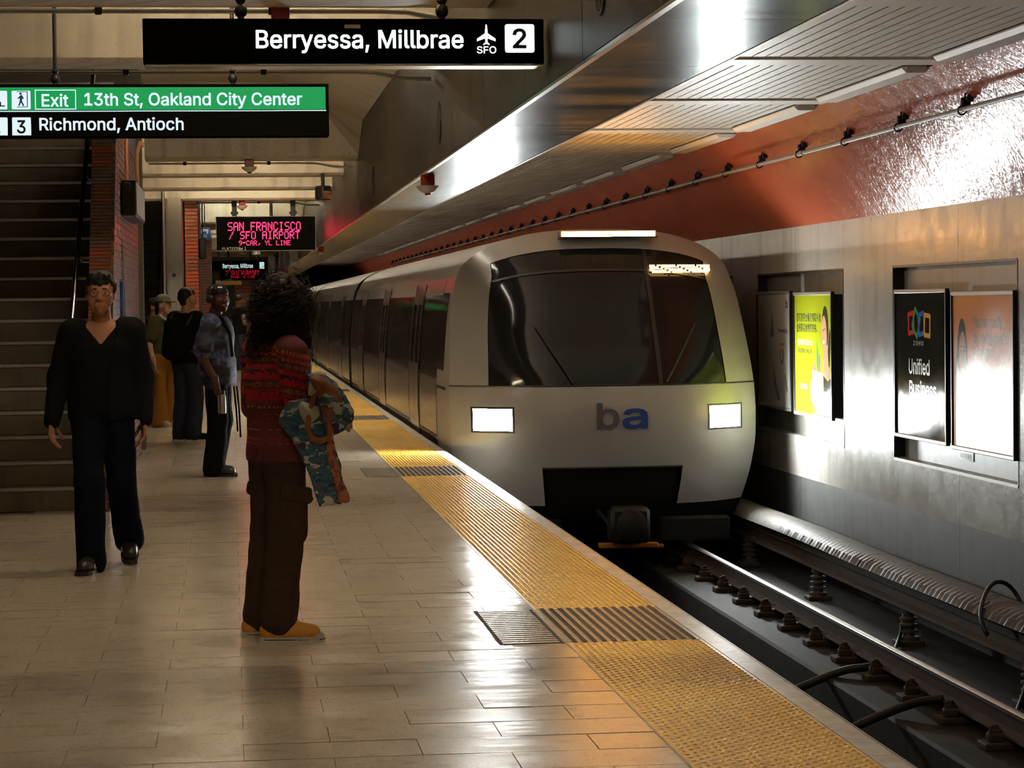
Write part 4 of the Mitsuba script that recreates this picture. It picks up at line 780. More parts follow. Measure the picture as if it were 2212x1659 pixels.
part(t, 'mask_edge', cat([tube(fpt(np.linspace(-.46, .46, 14), np.full(14, VM)), .012, 6), tube(fpt(np.linspace(-1, 1, 30), np.full(30, VW0)), .010, 6)]), M['trdark'])
part(t, 'windshield', fpatch(-U, U, VW0, VW1, -.012), M['trglass'], True, label='black glass windshield')
part(t, 'windshield_divider', cat(fpatch(.30, .33, VW0, VW1, .002), fpatch(-U, U, .86, .868, .002)), M['trdark'], True)
part(t, 'wiper', cat([tube(fpt(np.linspace(a, b, 12), np.linspace(VW0+.01, VW0+.20, 12))-np.array([0, .03, 0]), .010, 6) for a, b in ((-.25, -.48), (.35, .60))]), M['rubber'])
for i, (a, b) in enumerate(((-.88, -.62), (.62, .88))):
    part(t, 'headlamp_bezel', cat(fpatch(a, b, HA, HA+.006, .006), fpatch(a, b, HB-.006, HB, .006), fpatch(a, a+.012, HA, HB, .006), fpatch(b-.012, b, HA, HB, .006)), M['trdark'])
    part(t, 'headlamp', fpatch(a+.012, b-.012, HA+.006, HB-.006, -.004, 6, 4), M['white'], True, emitter=emit(HEAD, 9.), label='lit white headlamp')
# cab sides join the front to the body
vv = np.linspace(0, 1, 40)
for side in (-1, 1):
    E0 = fpt(np.full(40, float(side)), vv); E0 = E0[E0[:, 2] <= 1.79]; n = len(E0); E1 = E0.copy(); E1[:, 1] = 26.76
    f = []
    for j in range(n-1): f += [[j, j+1, n+j+1], [j, n+j+1, n+j]]
    part(t, 'cab_side', trimesh.Trimesh(np.vstack([E0, E1]), np.array(f), process=False), M['trwhite'], True)
    part(t, 'cab_window', spatch(25.95, 26.7, .80, 1.62, .006, side), M['trglass'], True)
    part(t, 'cab_line', spatch(25.6, 26.75, .60, .63, .006, side), M['trdark'])
uu = np.linspace(-1, 1, 41)
part(t, 'cab_roof', roof(0, 26.76, fpt(uu, np.ones(41))), M['trwhite'], True)
lz = [fit_text('b', 3.64, 3.87, .25), fit_text('a', 3.90, 4.16, .25)]
for q, m in zip(lz, ('trgrey', 'trblue')):
    q.apply_translation([0, .235, 0]); part(t, 'logo', face_front(q, 24.425, 0, 0), M[m], label='large '+('grey' if m == 'trgrey' else 'blue')+' letter on the cab front')
part(t, 'marker_housing', cat(bx(XC-.42, XC+.60, 25.19, 25.4, 2.172, 2.182), bx(XC-.42, XC+.60, 25.26, 25.4, 2.182, 2.245)), M['trdark'])
part(t, 'marker_light', bx(XC-.40, XC+.58, 25.245, 25.259, 2.184, 2.240), M['white'], emitter=emit(AMBER, 8.), label='glowing amber strip on the roof edge')
R = []
for i in range(34):
    for j in range(5):
        if (i*7+j*3) % 11 != 0: xx, zz = 4.31+i*.0205, 1.80+j*.018; yy_ = float(yfz(zz))+.66*abs((xx-XC)/1.46)**3.2-.03; R.append(bx(xx, xx+.016, yy_, yy_+.006, zz, zz+.013))
dst = cat(R)
part(t, 'destination_display', dst, M['white'], emitter=emit((9., 5.0, 1.3), .4), label='amber dot strip behind the glass')
part(t, 'coupler', cat(cyl((XC+.1, 24.15, -.72), (XC+.1, 25.4, -.72), .11, 20), cbox(XC-.10, XC+.30, 24.05, 24.35, -.90, -.54, .04), lathe([(0, 0), (.16, 0), (.15, .07), (.07, .10), (0, .10)], (XC+.1, 24.06, -.72), 24, 'y'), *[tube([(XC+.1+s*.25, 24.6, -.62), (XC+.1+s*.2, 24.25, -.70), (XC+.1+s*.16, 24.2, -.8)], .025, 8) for s in (-1, 1)]), M['couple'], 40)
part(t, 'coupler_bar', cbox(XC-.02, XC+.5, 24.45, 24.5, -.99, -.95, .01), M['orange']); part(t, 'coupler_bar', cbox(XC-.18, XC+.42, 24.3, 24.42, -.97, -.92, .01), M['orange'], label='orange bar under the coupler')
for s_ in (-1, 1): part(t, 'pilot', cbox(XC+s_*.875-.375, XC+s_*.875+.375, 24.75, 24.85, -.97, -.70, .03), M['trunder'])
car(46.6, 67.9, 'second car of the train, coupled behind the lead car')
car(68.5, 89.8, 'third car of the train, far down the platform')
car(90.4, 111.7, 'last visible car of the train near the vanishing point')
# ------------------------------------------------------------------ people: bodies and clothes from smooth distance fields
def smin(a, b, k):
    h = np.maximum(k-np.abs(a-b), 0)/k; return np.minimum(a, b)-h*h*k*.25
def nets(F, o, h):
    s = F < 0; nx, ny, nz = F.shape
    C = [s[i:nx-1+i, j:ny-1+j, k:nz-1+k] for i in (0, 1) for j in (0, 1) for k in (0, 1)]
    n = sum(c.astype(np.int8) for c in C); mixed = (n > 0) & (n < 8)
    idx = np.full(mixed.shape, -1); ci = np.argwhere(mixed); idx[mixed] = np.arange(len(ci))
    acc, cnt = np.zeros((len(ci), 3)), np.zeros(len(ci)); cor = [np.array([i, j, k]) for i in (0, 1) for j in (0, 1) for k in (0, 1)]
    val = [F[tuple((ci+c).T)] for c in cor]
    for a in range(8):
        for b in range(a+1, 8):
            if np.abs(cor[a]-cor[b]).sum() != 1: continue
            m = (val[a] < 0) != (val[b] < 0); t = np.where(m, val[a]/np.where(m, val[a]-val[b], 1), 0)
            acc += np.where(m[:, None], cor[a]+t[:, None]*(cor[b]-cor[a]), 0); cnt += m
    V = o+h*(ci+acc/cnt[:, None]); faces = []
    for ax in range(3):
        sl0, sl1 = [slice(None)]*3, [slice(None)]*3; sl0[ax] = slice(0, -1); sl1[ax] = slice(1, None)
        A, B = s[tuple(sl0)], s[tuple(sl1)]; e = np.argwhere(A != B); u, v = [(1, 2), (2, 0), (0, 1)][ax]
        ok = (e[:, u] > 0) & (e[:, v] > 0) & (e[:, u] < F.shape[u]-1) & (e[:, v] < F.shape[v]-1); e = e[ok]
        def g(du, dv):
            q = e.copy(); q[:, u] -= du; q[:, v] -= dv; return idx[tuple(q.T)]
        Q = np.stack([g(1, 1), g(0, 1), g(0, 0), g(1, 0)], 1); flip = ~A[tuple(e.T)]; Q[flip] = Q[flip][:, ::-1]; faces.append(Q)
    Q = np.vstack(faces); return trimesh.Trimesh(V, np.vstack([Q[:, [0, 1, 2]], Q[:, [0, 2, 3]]]), process=False)
def seg(a, b, ra, rb=None, e=None, f=1.): return (np.array(a, float), np.array(b, float), ra, ra if rb is None else rb, None if e is None else np.array(e, float), f)
def field(prims, h, k, cut=None, fold=0., seed=0, ff=9., pad=.03):
    lo = np.min([np.minimum(p[0], p[1])-max(p[2], p[3])*max(1, p[5]) for p in prims], 0)-pad; hi = np.max([np.maximum(p[0], p[1])+max(p[2], p[3])*max(1, p[5]) for p in prims], 0)+pad
    n = np.ceil((hi-lo)/h).astype(int)+1; F = np.full(n, 1.0); ax = [lo[i]+h*np.arange(n[i]) for i in range(3)]
    for a, b, ra, rb, e, f in prims:
        R = max(ra, rb)*max(1, f)+2*k+.02; l = np.maximum(((np.minimum(a, b)-R-lo)/h).astype(int), 0); u = np.minimum(((np.maximum(a, b)+R-lo)/h).astype(int)+2, n)
        sl = tuple(slice(l[i], u[i]) for i in range(3)); P = np.stack(np.meshgrid(*[ax[i][l[i]:u[i]] for i in range(3)], indexing='ij'), -1)-a; D = b-a
        if e is not None: P = P+((P @ e)*(1/f-1))[..., None]*e; D = D+(D @ e)*(1/f-1)*e
        L = max(D @ D, 1e-9); t = np.clip((P @ D)/L, 0, 1); d = np.linalg.norm(P-t[..., None]*D, axis=-1)-(ra+(rb-ra)*t)
        if e is not None and f < 1: d = d*f**.5
        F[sl] = smin(F[sl], d, k)
    if fold or cut:
        G = np.stack(np.meshgrid(*ax, indexing='ij'), -1)
        if fold:
            near = np.abs(F) < .05; q = G[near]; w = meshkit.fbm(q*np.array([ff, ff, ff*.55])+seed, 3, seed); F[near] += fold*(.5-w)*2
        if cut: F = cut(G, F)
    return F, lo, h
def solid(prims, h=.011, k=.03, **kw): return nets(*field(prims, h, k, **kw))
def unite(ms):
    try:
        import manifold3d as m3
        q = [m3.Manifold(m3.Mesh(np.ascontiguousarray(m.vertices, np.float32), np.ascontiguousarray(m.faces, np.uint32))) for m in ms]
        r = q[0]
        for x in q[1:]: r = r+x
        o = r.to_mesh()
        if r.status() == m3.Error.NoError and len(o.tri_verts) > 100: return trimesh.Trimesh(o.vert_properties[:, :3], o.tri_verts, process=False)
    except Exception: pass
    return cat(ms)
def rotz(v, a): c, s = math.cos(a), math.sin(a); return np.array([v[0]*c-v[1]*s, v[0]*s+v[1]*c, v[2]])
class Fig:
    """a standing figure in its own frame: x to its right, y forward, z up; put into the world by origin and heading"""
    def __init__(self, key, o, head_deg, hgt, J=None, turn=0., girth=1.):
        a = math.radians(head_deg); self.k, self.s, self.g = key, hgt/1.70, girth
        self.R = np.array([[math.sin(a), math.cos(a), 0], [-math.cos(a), math.sin(a), 0], [0, 0, 1.]]); self.o = np.array(o, float); self.turn = math.radians(turn)
        J0 = dict(pelvis=(0, 0, .95), chest=(0, -.01, 1.26), neck=(0, -.015, 1.42), head=(0, .02, 1.585))
        for s, n in ((1, 'r'), (-1, 'l')): J0.update({'sho'+n: (s*.175, -.012, 1.375), 'elb'+n: (s*.235, -.04, 1.09), 'wri'+n: (s*.245, .05, .86), 'hip'+n: (s*.088, 0, .91), 'kne'+n: (s*.095, .02, .50), 'ank'+n: (s*.10, -.03, .085), 'toe'+n: (s*.125, .155, .028)})
        J0.update(J or {}); self.J = {k: np.array(v, float)*self.s for k, v in J0.items()}
    def w(self, v): return self.R @ np.asarray(v, float)+self.o
    def out(self, m):
        m = m.copy(); m.vertices = m.vertices @ self.R.T+self.o; return m
    def add(self, name, mesh, m, label=None, smooth=True, parent=None, **kw): return part(parent or self.k, name, self.out(mesh), M[m], smooth, label=label, **kw)
    def hfr(self, v): return self.J['head']+rotz(np.array(v)*self.s, -self.turn)
    def torso(self, d=0., g=None):
        J, g = self.J, (g or self.g); ex = [1., 0, 0]
        return [seg(J['pelvis']+[0, -.005, -.02], J['pelvis']+[0, 0, .10], .105*g+d, .098*g+d, ex, 1.42), seg(J['pelvis']+[0, .0, .12], J['chest'], .098*g+d, .108*g+d, ex, 1.35), seg(J['chest'], J['chest']+[0, 0, .07], .108*g+d, .085*g+d, ex, 1.5),
                seg(J['shol']*[.8, 1, 1], J['shor']*[.8, 1, 1], .062+d, .062+d)]
    def arm(self, n, d0=0., d1=0., stop=1.):
        J = self.J; a, b, c = J['sho'+n], J['elb'+n], J['wri'+n]
        if stop <= .5: return [seg(a, a+(b-a)*stop*2, .053+d0, .048+d1)]
        e = b+(c-b)*(stop-.5)*2
        return [seg(a, b, .053+d0, .042+(d0+d1)/2), seg(b, e, .042+(d0+d1)/2, .042-.014*(stop-.5)*2+d1)]
    def leg(self, n, d0=0., d1=0., d2=0., stop=1.):
        J = self.J; a, b, c = J['hip'+n], J['kne'+n], J['ank'+n]; c = b+(c-b)*stop
        return [seg(a, b, .086+d0, .060+d1), seg(b, c, .060+d1, .042+d2)]
    def hand(self, n, d, nrm, curl=.35, spread=.2):
        s = self.s; w = self.J['wri'+n]; d = np.array(d, float); d /= np.linalg.norm(d); nrm = np.array(nrm, float); nrm -= (nrm @ d)*d; nrm /= np.linalg.norm(nrm); t = np.cross(d, nrm)*(-1 if n == 'r' else 1)
        P = [seg(w-d*.05, w+d*.02, .030*s, .027*s, nrm, .8)]
        for i, (ln, r) in enumerate(((.070, .0092), (.078, .0095), (.072, .009), (.056, .008))):
            off = t*(.030-.020*i)*s; kn = w+d*.088*s+off; P.append(seg(w+d*.01+off*.6, kn, .014*s, .0115*s)); q = kn; dd = d+t*(.09-.06*i)*spread*3; dd /= np.linalg.norm(dd); c = curl
            for m in (.45, .32, .23):
                dd = dd*math.cos(c)+nrm*math.sin(c); dd /= np.linalg.norm(dd); q2 = q+dd*ln*m*s*1.05; P.append(seg(q, q2, r*s, r*.9*s)); q = q2; c = curl*1.1
        q = w+d*.022*s+t*.022*s; dd = d*.66+t*.62+nrm*.40; dd /= np.linalg.norm(dd)
        for ln, r in ((.042, .0125), (.032, .0105), (.026, .0095)):
            q2 = q+dd*ln*s; P.append(seg(q, q2, r*s, r*.92*s)); q = q2; dd = dd*.9+d*.25+nrm*.12; dd /= np.linalg.norm(dd)
        return solid(P, .0035, .007, pad=.012)
    def face(self, h=.005):
        s = self.s; f = self.hfr; S = lambda a, b, ra, rb=None, e=None, q=1.: seg(f(a), f(b), ra*s, None if rb is None else rb*s, None if e is None else rotz(np.array(e, float), -self.turn), q)
        P = [S((0, -.022, .030), (0, .012, .034), .078, .076, (0, 0, 1), 1.12), S((0, .02, -.02), (0, .035, -.070), .068, .046, (0, 1, 0), 1.15), S((-.03, .052, -.082), (.03, .052, -.082), .024, .024), S((0, .074, -.098), (0, .074, -.10), .020),
             S((0, .088, .012), (0, .105, -.030), .009, .0125), S((-.013, .093, -.034), (.013, .093, -.034), .009, .009), S((-.038, .076, .024), (.038, .076, .024), .014, .014), S((-.02, .088, -.064), (.02, .088, -.064), .0075, .0075), S((-.016, .087, -.074), (.016, .087, -.074), .008, .008)]
        for q in (-1, 1): P += [S((q*.044, .064, -.02), (q*.046, .056, -.045), .026, .024), S((q*.079, -.006, .014), (q*.077, -.004, -.026), .015, .011, (1, 0, 0), .6), S((q*.030, .076, .004), (q*.032, .076, .004), .0125)]
        P += [seg(self.J['neck']+[0, 0, -.04], f((0, -.012, -.06)), .058*s, .052*s)]
        return solid(P, h*s, .016, pad=.015)
    def body(self, skin, hands=(), arms=True, fine=.005, rest=.0125):
        P = self.torso()
        for n in 'rl': P += self.arm(n)+self.leg(n)+[seg(self.J['ank'+n], self.J['ank'+n]*.4+self.J['toe'+n]*.6+np.array([0, 0, .012]), .032, .016)]
        P += [seg(self.J['neck']-[0, 0, .06], self.J['neck']+[0, .005, .05], .056*self.s, .054*self.s)]
        ms = [solid(P, rest, .035), self.face(fine)]+list(hands)
        return part(self.k, 'body', self.out(unite(ms)), M[skin], True)
    def eyes(self, glasses=False):
        E = [trimesh.creation.icosphere(2, .0105*self.s) for _ in (0, 1)]
        for e, q in zip(E, (-1, 1)): e.apply_translation(self.hfr((q*.031, .0825, .003)))
        self.add('eyes', cat(E), 'eyewhite'); I = [trimesh.creation.icosphere(2, .0068*self.s) for _ in (0, 1)]
        for e, q in zip(I, (-1, 1)): e.apply_translation(self.hfr((q*.031, .0875, .003)))
        self.add('irises', cat(I), 'hair'); self.add('eyebrows', cat([tube([self.hfr((q*.016, .0925, .027)), self.hfr((q*.032, .0915, .0285)), self.hfr((q*.049, .080, .024))], .0038*self.s, 6) for q in (-1, 1)]), 'hair')
        self.add('lips', cat([tube([self.hfr((-.024, .0895, -.068)), self.hfr((0, .0965, -.066)), self.hfr((.024, .0895, -.068))], .0052*self.s, 8)]), 'lips')
    def shoe(self, n, sole, upper, sh=.024, lift=None):
        J = self.J; a, t = J['ank'+n].copy(), J['toe'+n].copy(); dirv = t-a; dz = dirv[2]+.057*self.s; dirv[2] = 0; L = np.linalg.norm(dirv); dirv /= L; px = np.array([dirv[1], -dirv[0], 0])
        prof = [(-.078, .0), (-.080, .030), (-.06, .036), (0, .038), (.08, .044), (.15, .044), (.19, .034), (.212, .0)]
        pts = [np.array([y, w]) for y, w in prof]; out = [(y, w) for y, w in prof]+[(y, -w) for y, w in prof[::-1]]
        pol = Polygon(out).buffer(.006); m = trimesh.creation.extrude_polygon(pol, sh, engine='earcut'); up = solid([seg((-.040, 0, .05), (.015, 0, .085), .042, .044), seg((-.045, 0, .05), (.165, 0, .046), .038, .032, (0, 1, 0), 1.15), seg((.0, 0, .072), (.14, 0, .050), .044, .034)], .006, .02, cut=lambda G, F: np.maximum(F, .018-G[..., 2]))
        pitch = math.atan2(dz, L); sc = self.s
        Mx = np.eye(4); Mx[:3, 0] = dirv*math.cos(pitch)+np.array([0, 0, math.sin(pitch)]); Mx[:3, 1] = -px; Mx[:3, 2] = np.cross(Mx[:3, 0], Mx[:3, 1]); Mx[:3, :3] *= sc*1.02
        base = np.array([a[0], a[1], a[2]])-Mx[:3, 2]*.085; Mx[:3, 3] = base; ms = [m, up]
        for q in ms: q.apply_transform(Mx)
        k = self.add('shoe', up, upper); self.add('sole', m, sole, smooth=False, parent=k); return k, Mx
    def pants(self, m, d0=.012, d1=.016, d2=.03, fold=.012, hem=1.0, h=.011, seed=3, label=None, g=None, k=.03):
        J = self.J; P = [seg(J['pelvis']+[0, -.01, -.04], J['pelvis']+[0, 0, .06], .108*(g or self.g)+d0, .102*(g or self.g)+d0, [1., 0, 0], 1.42)]
        for n in 'rl': P += self.leg(n, d0, d1, d2, hem)
        zc = min(J['ankl'][2], J['ankr'][2])
        return self.add('trousers', solid(P, h, k, fold=fold, seed=seed, ff=11., cut=lambda G, F: np.maximum(F, G[..., 2]-(J['pelvis'][2]+.075))), m, label)
    def top(self, name, m, d=.014, sl=1., ds=None, hem=-.06, fold=.012, h=.011, seed=5, ff=9., label=None, neck=True, extra=(), k=.03, vneck=0.):
        J = self.J; ds = d if ds is None else ds; P = self.torso(d)+list(extra)
        P += [seg(J['pelvis']+[0, -.004, hem], J['pelvis']+[0, 0, .05], .112*self.g+d, .106*self.g+d, [1., 0, 0], 1.40)]
        for n in ('rl' if sl else ''): P += self.arm(n, d, ds, sl)
        if neck: P += [seg(J['neck']-[0, 0, .05], J['neck']+[0, .0, .0], .068*self.s, .062*self.s)]
        z0 = J['pelvis'][2]+hem-.03; nk = J['neck']
        def cut(G, F):
            z = G[..., 2]; aw = np.abs(G[..., 0]) < .20; F = np.where(aw, np.maximum(F, z0-z), F)
            r = np.hypot(G[..., 0]-nk[0], (G[..., 1]-nk[1])*1.1); tz = nk[2]+.012-.35*np.maximum(.0, G[..., 1]-nk[1])-vneck*np.maximum(0, 1-np.abs(G[..., 0])/.10)*np.clip((G[..., 1]-nk[1])/.04, 0, 1)
            return np.where((r < (.10 if not vneck else .17)), np.maximum(F, (z-tz)*.8), F)
        return self.add(name, solid(P, h, k, fold=fold, seed=seed, ff=ff, cut=cut), m, label)
def curls(fig, n, c, rad, length, r, seed, down=1., wav=.018, lean=(0, 0, 0), spread=1.):
    g = np.random.default_rng(seed); out = []
    for i in range(n):
        v = g.normal(size=3); v /= np.linalg.norm(v); v[2] = v[2]*.8+.15
        p = np.array(c)+v*np.array(rad)*g.uniform(.80, 1.03); L = length*g.uniform(.35, 1.); m = 24; ph = g.uniform(0, 6.28); f = g.uniform(1.0, 2.1)
        t = np.linspace(0, 1, m)[:, None]; dirv = v*np.array([1, 1, .4])*spread*.35+np.array([0, 0, -1.])*down+np.array(lean)
        e1 = np.cross(dirv, [0.3, .5, .2]); e1 /= np.linalg.norm(e1); e2 = np.cross(dirv, e1); e2 /= np.linalg.norm(e2)
        pts = p+dirv*L*t+wav*np.minimum(t*3, 1)*(np.cos(ph+f*6.28*t)*e1+np.sin(ph+f*6.28*t)*e2)
        out.append(tube(pts, np.linspace(r, r*.4, m), 4, False))
    return cat(out)
mat('skin', pr((.34, .17, .10), .5)); mat('skinlight', pr((.38, .205, .135), .5)); mat('skindark', pr((.075, .033, .019), .6, spec=.3)); mat('skintan', pr((.29, .125, .065), .55, spec=.3))
mat('lips', pr((.24, .07, .05), .4)); mat('eyewhite', pr((.34, .29, .25), .35))
mat('hair', pr((.010, .008, .007), .55, spec=.15)); mat('curl', pr((.014, .0085, .005), .6, spec=.2))
mat('blackcloth', pr((.0065, .0065, .0075), .9, spec=.04)); mat('navy', pr((.005, .0065, .013), .9, spec=.04)); mat('denim', pr(lambda p, n, uv: mix((.006, .012, .030), (.004, .008, .021), fbm(p.x*60, p.y*60, p.z*60, 2)), .8))
mat('browncloth', pr(lambda p, n, uv: mix((.036, .0225, .0115), (.026, .016, .0085), fbm(p.x*30, p.y*30, p.z*30, 3)), .9, spec=.1))
mat('ochre', pr((.20, .085, .016), .9, spec=.1)); mat('olive', pr((.030, .030, .012), .9, spec=.1)); mat('capgrey', pr((.075, .068, .055), .8)); mat('tan', pr((.50, .26, .13), .45)); mat('cream', pr((.46, .42, .34), .7)); mat('rust_cloth', pr((.22, .065, .018), .75)); mat('brownlining', pr((.17, .062, .028), .75))
mat('shoeorange', pr((.45, .19, .022), .7)); mat('solewhite', pr((.52, .47, .40), .55)); mat('shoeblack', pr((.012, .012, .012), .4)); mat('shoestripe', pr((.52, .43, .30), .5)); mat('satin', pr((.010, .010, .011), .22))
def sweater(p, n, uv):
    z = p.z+.006*noise(p.x*9, p.y*9, 1.); u = (p.x+p.y*.55)*1.25
    red, mar, cre, dk = mi.Color3f(.42, .018, .036), mi.Color3f(.085, .015, .019), mi.Color3f(.36, .17, .09), mi.Color3f(.030, .008, .010)
    c = mi.Color3f(mar)
    def band(c, lo, hi, col): return dr.select((z > lo) & (z <= hi), col, c)
    def tri(x): return dr.abs(x-dr.floor(x)-.5)*2
    c = band(c, 1.086, 1.335, red); c = band(c, 1.066, 1.086, mar*1.5)
    tick = lambda a: dr.select(tri(u*62) > .42, cre, a)
    for lo, hi in ((1.322, 1.336), (1.285, 1.295), (1.050, 1.062)): c = band(c, lo, hi, tick(mar))
    zig = dr.select(dr.abs(z-1.309) < .011*tri(u*40), mar, red); c = band(c, 1.297, 1.320, zig)
    for zc, h in ((1.267, .015), (1.158, .017)):
        d = dr.abs(z-zc)/h+tri(u*26+.5)*1.05
        dm = dr.select(d < .30, dk, dr.select(d < .62, cre*.8, dr.select(d < .80, red*.8, dr.select(d < 1.05, cre*.55, mar)))); c = band(c, zc-h, zc+h, dm)
        c = band(c, zc+h, zc+h+.004, dk); c = band(c, zc-h-.004, zc-h, dk)
    an = ((dr.abs(z-1.221) < .006) & (tri(u*19) > .25)) | ((z > 1.203) & (z < 1.221) & (tri(u*38+.1) > .72)); c = dr.select(an, dk, c)
    hs = dr.abs(dr.sqrt(dr.square((tri(u*13)-.35)*.035)+dr.square((z-1.112)*.8))-.013); c = dr.select((hs < .0022) & (z > 1.102), mar, c)
    for zz, col in ((1.024, red), (.985, red), (.956, cre), (.916, red), (.895, red)): c = dr.select((dr.abs(z-zz) < .003) & (tri(u*26) > .45), col*.8, c)
    rib = (z < .872); c = dr.select(rib & (tri(u*110) > .6), mar*.55, c)
    return c*(.75+.5*noise(p.x*170, p.y*170, p.z*230))
mat('sweater', pr(sweater, .9)); mat('sleeve', pr(lambda p, n, uv: sweater(mi.Point3f(p.x*1.04+.011, p.y, p.z+.021+.25*(p.x-.22)), n, uv), .9))
def jprint(p, n, uv):
    a = fbm(p.x*22, p.y*14, p.z*34, 4); b = fbm(p.x*46+7, p.y*24, p.z*66, 4)
    c = mix((.010, .045, .075), (.03, .10, .13), smoothstep(.4, .6, b)); c = mix(c, (.40, .37, .28), smoothstep(.58, .63, a)); c = mix(c, (.10, .022, .022), smoothstep(.60, .63, b)*(1-smoothstep(.5, .55, a)))
    return mix(c, (.015, .018, .05), smoothstep(.62, .66, fbm(p.x*20, p.y*9+3, p.z*26+9, 2)))
mat('jprint', pr(jprint, .85))
mat('jrust', pr(lambda p, n, uv: mix((.26, .09, .04), (.10, .025, .02), smoothstep(.45, .6, fbm(p.x*40, p.y*20, p.z*40, 3))), .85))
def palm(p, n, uv):
    a = fbm(p.x*9, p.y*9, p.z*13, 3); st = noise(p.x*70+p.z*40, p.y*60, p.z*26)
    c = mix((.003, .003, .008), (.016, .016, .046), smoothstep(.38, .52, a)); return mix(c, (.055, .075, .16), smoothstep(.54, .64, a)*smoothstep(.25, .6, st))
mat('palm', pr(palm, .8))

# -------- woman in the patterned sweater
k = thing('person', 'person with big dark curly hair in a red patterned sweater and brown cargo trousers', 'person')
W = Fig(k, (.195, 11.1, 0), 25, 1.61, dict(head=(0, .045, 1.575), neck=(0, -.005, 1.42), ankr=(.095, -.055, .085), toer=(.185, .085, .028), ankl=(-.135, -.04, .085), toel=(-.07, .11, .028), kner=(.088, -.005, .50), knel=(-.105, .0, .50), hipr=(.085, .0, .91), hipl=(-.085, 0, .91),
    shor=(.172, .0, 1.365), shol=(-.172, -.015, 1.365), elbr=(.236, .015, 1.09), wrir=(.16, .19, 1.065), elbl=(-.225, -.0, 1.10), wril=(-.07, .19, 1.07)))
hands = [W.hand('r', (-.3, .9, -.1), (-.3, -.2, -.9)), W.hand('l', (.5, .8, -.1), (0, -.2, -.95))]
W.body('skin', hands)
W.pants('browncloth', .010, .020, .042, .013, .95, .0085, 3, k=.012)
J = W.J
for n, sg_ in (('r', 1), ('l', -1)):
    pk = solid([seg(J['hip'+n]*.45+J['kne'+n]*.55+np.array([sg_*.055, .01, -.03]), J['hip'+n]*.2+J['kne'+n]*.8+np.array([sg_*.058, .01, -.06]), .072, .070, (1., 0, 0), .55)], .009, .02, fold=.004, seed=8)
    q = W.add('cargo_pocket', pk, 'browncloth'); fl = J['hip'+n]*.5+J['kne'+n]*.5+np.array([sg_*.092, .01, -.005])
    W.add('pocket_flap', solid([seg(fl+[0, -.06, .0], fl+[0, .06, -.025], .022, .022, (1., 0, 0), .5), seg(fl+[0, -.055, .03], fl+[0, .06, .01], .02, .02, (1., 0, 0), .5)], .008, .015), 'browncloth', parent=q)
W.top('sweater', 'sweater', .018, 0, .024, -.065, .012, .0085, 11, 10, k=.014, label='red Fair Isle style sweater with cream and dark bands')
for n in 'rl':
    W.add('sleeve', solid(W.arm(n, .021, .024, .60), .0075, .02, fold=.010, seed=31, ff=13.), 'sleeve', label='patterned sweater sleeve')
for n in 'rl':
    sk, Mx = W.shoe(n, 'solewhite', 'shoeorange', .026)
    lc = cat([tube([(.035+i*.022, -.022, .078-i*.007), (.040+i*.022, 0, .086-i*.007), (.035+i*.022, .022, .078-i*.007)], .003, 5) for i in range(4)]); lc.apply_transform(Mx); W.add('laces', lc, 'solewhite', parent=sk)
    st = Polygon([(y, w) for y, w in [(-.086, 0), (-.086, .034), (-.06, .042), (.08, .050), (.15, .050), (.20, .036), (.219, 0)]]+[(y, -w) for y, w in [(.20, .036), (.15, .050), (.08, .050), (-.06, .042), (-.086, .034)]]); sm = trimesh.creation.extrude_polygon(st, .004, engine='earcut'); sm.apply_translation([0, 0, .012]); sm.apply_transform(Mx); W.add('stripe', sm, 'shoeblack', smooth=False, parent=sk)
    tc = solid([seg((.165, 0, .034), (.185, 0, .028), .034, .03, (0, 0, 1.), .75)], .006, .01); tc.apply_transform(Mx); W.add('toe_cap', tc, 'solewhite', parent=sk)
hc = W.J['head']
def hairfold(P, h, amp, f, seed): return solid(P, h, .035, fold=amp, seed=seed, ff=f)
hm = hairfold([seg(hc+[0, -.01, .035], hc+[0, 0, .04], .112, .112), seg(hc+[-.05, -.03, 0], hc+[-.07, -.05, -.15], .085, .055), seg(hc+[.05, -.03, 0], hc+[.075, -.02, -.15], .085, .05), seg(hc+[0, -.05, 0], hc+[0, -.075, -.15], .09, .06), seg(hc+[-.07, .05, -.02], hc+[-.085, .04, -.19], .05, .03), seg(hc+[.08, .05, -.02], hc+[.09, .045, -.21], .05, .025)], .007, .034, 30., 4)
W.add('hair', hm, 'curl', label='large mass of dark curly hair')
W.add('hair_curls', cat(curls(W, 1250, hc+[0, -.01, .02], (.130, .127, .130), .15, .0023, 5, .6, .016), curls(W, 600, hc+[0, -.03, -.09], (.120, .107, .095), .19, .0022, 6, 1., .017), curls(W, 45, hc+[0, 0, .06], (.12, .12, .11), .10, .0022, 9, -.2, .02, spread=2.)), 'curl', kind='stuff', label='loose curls')
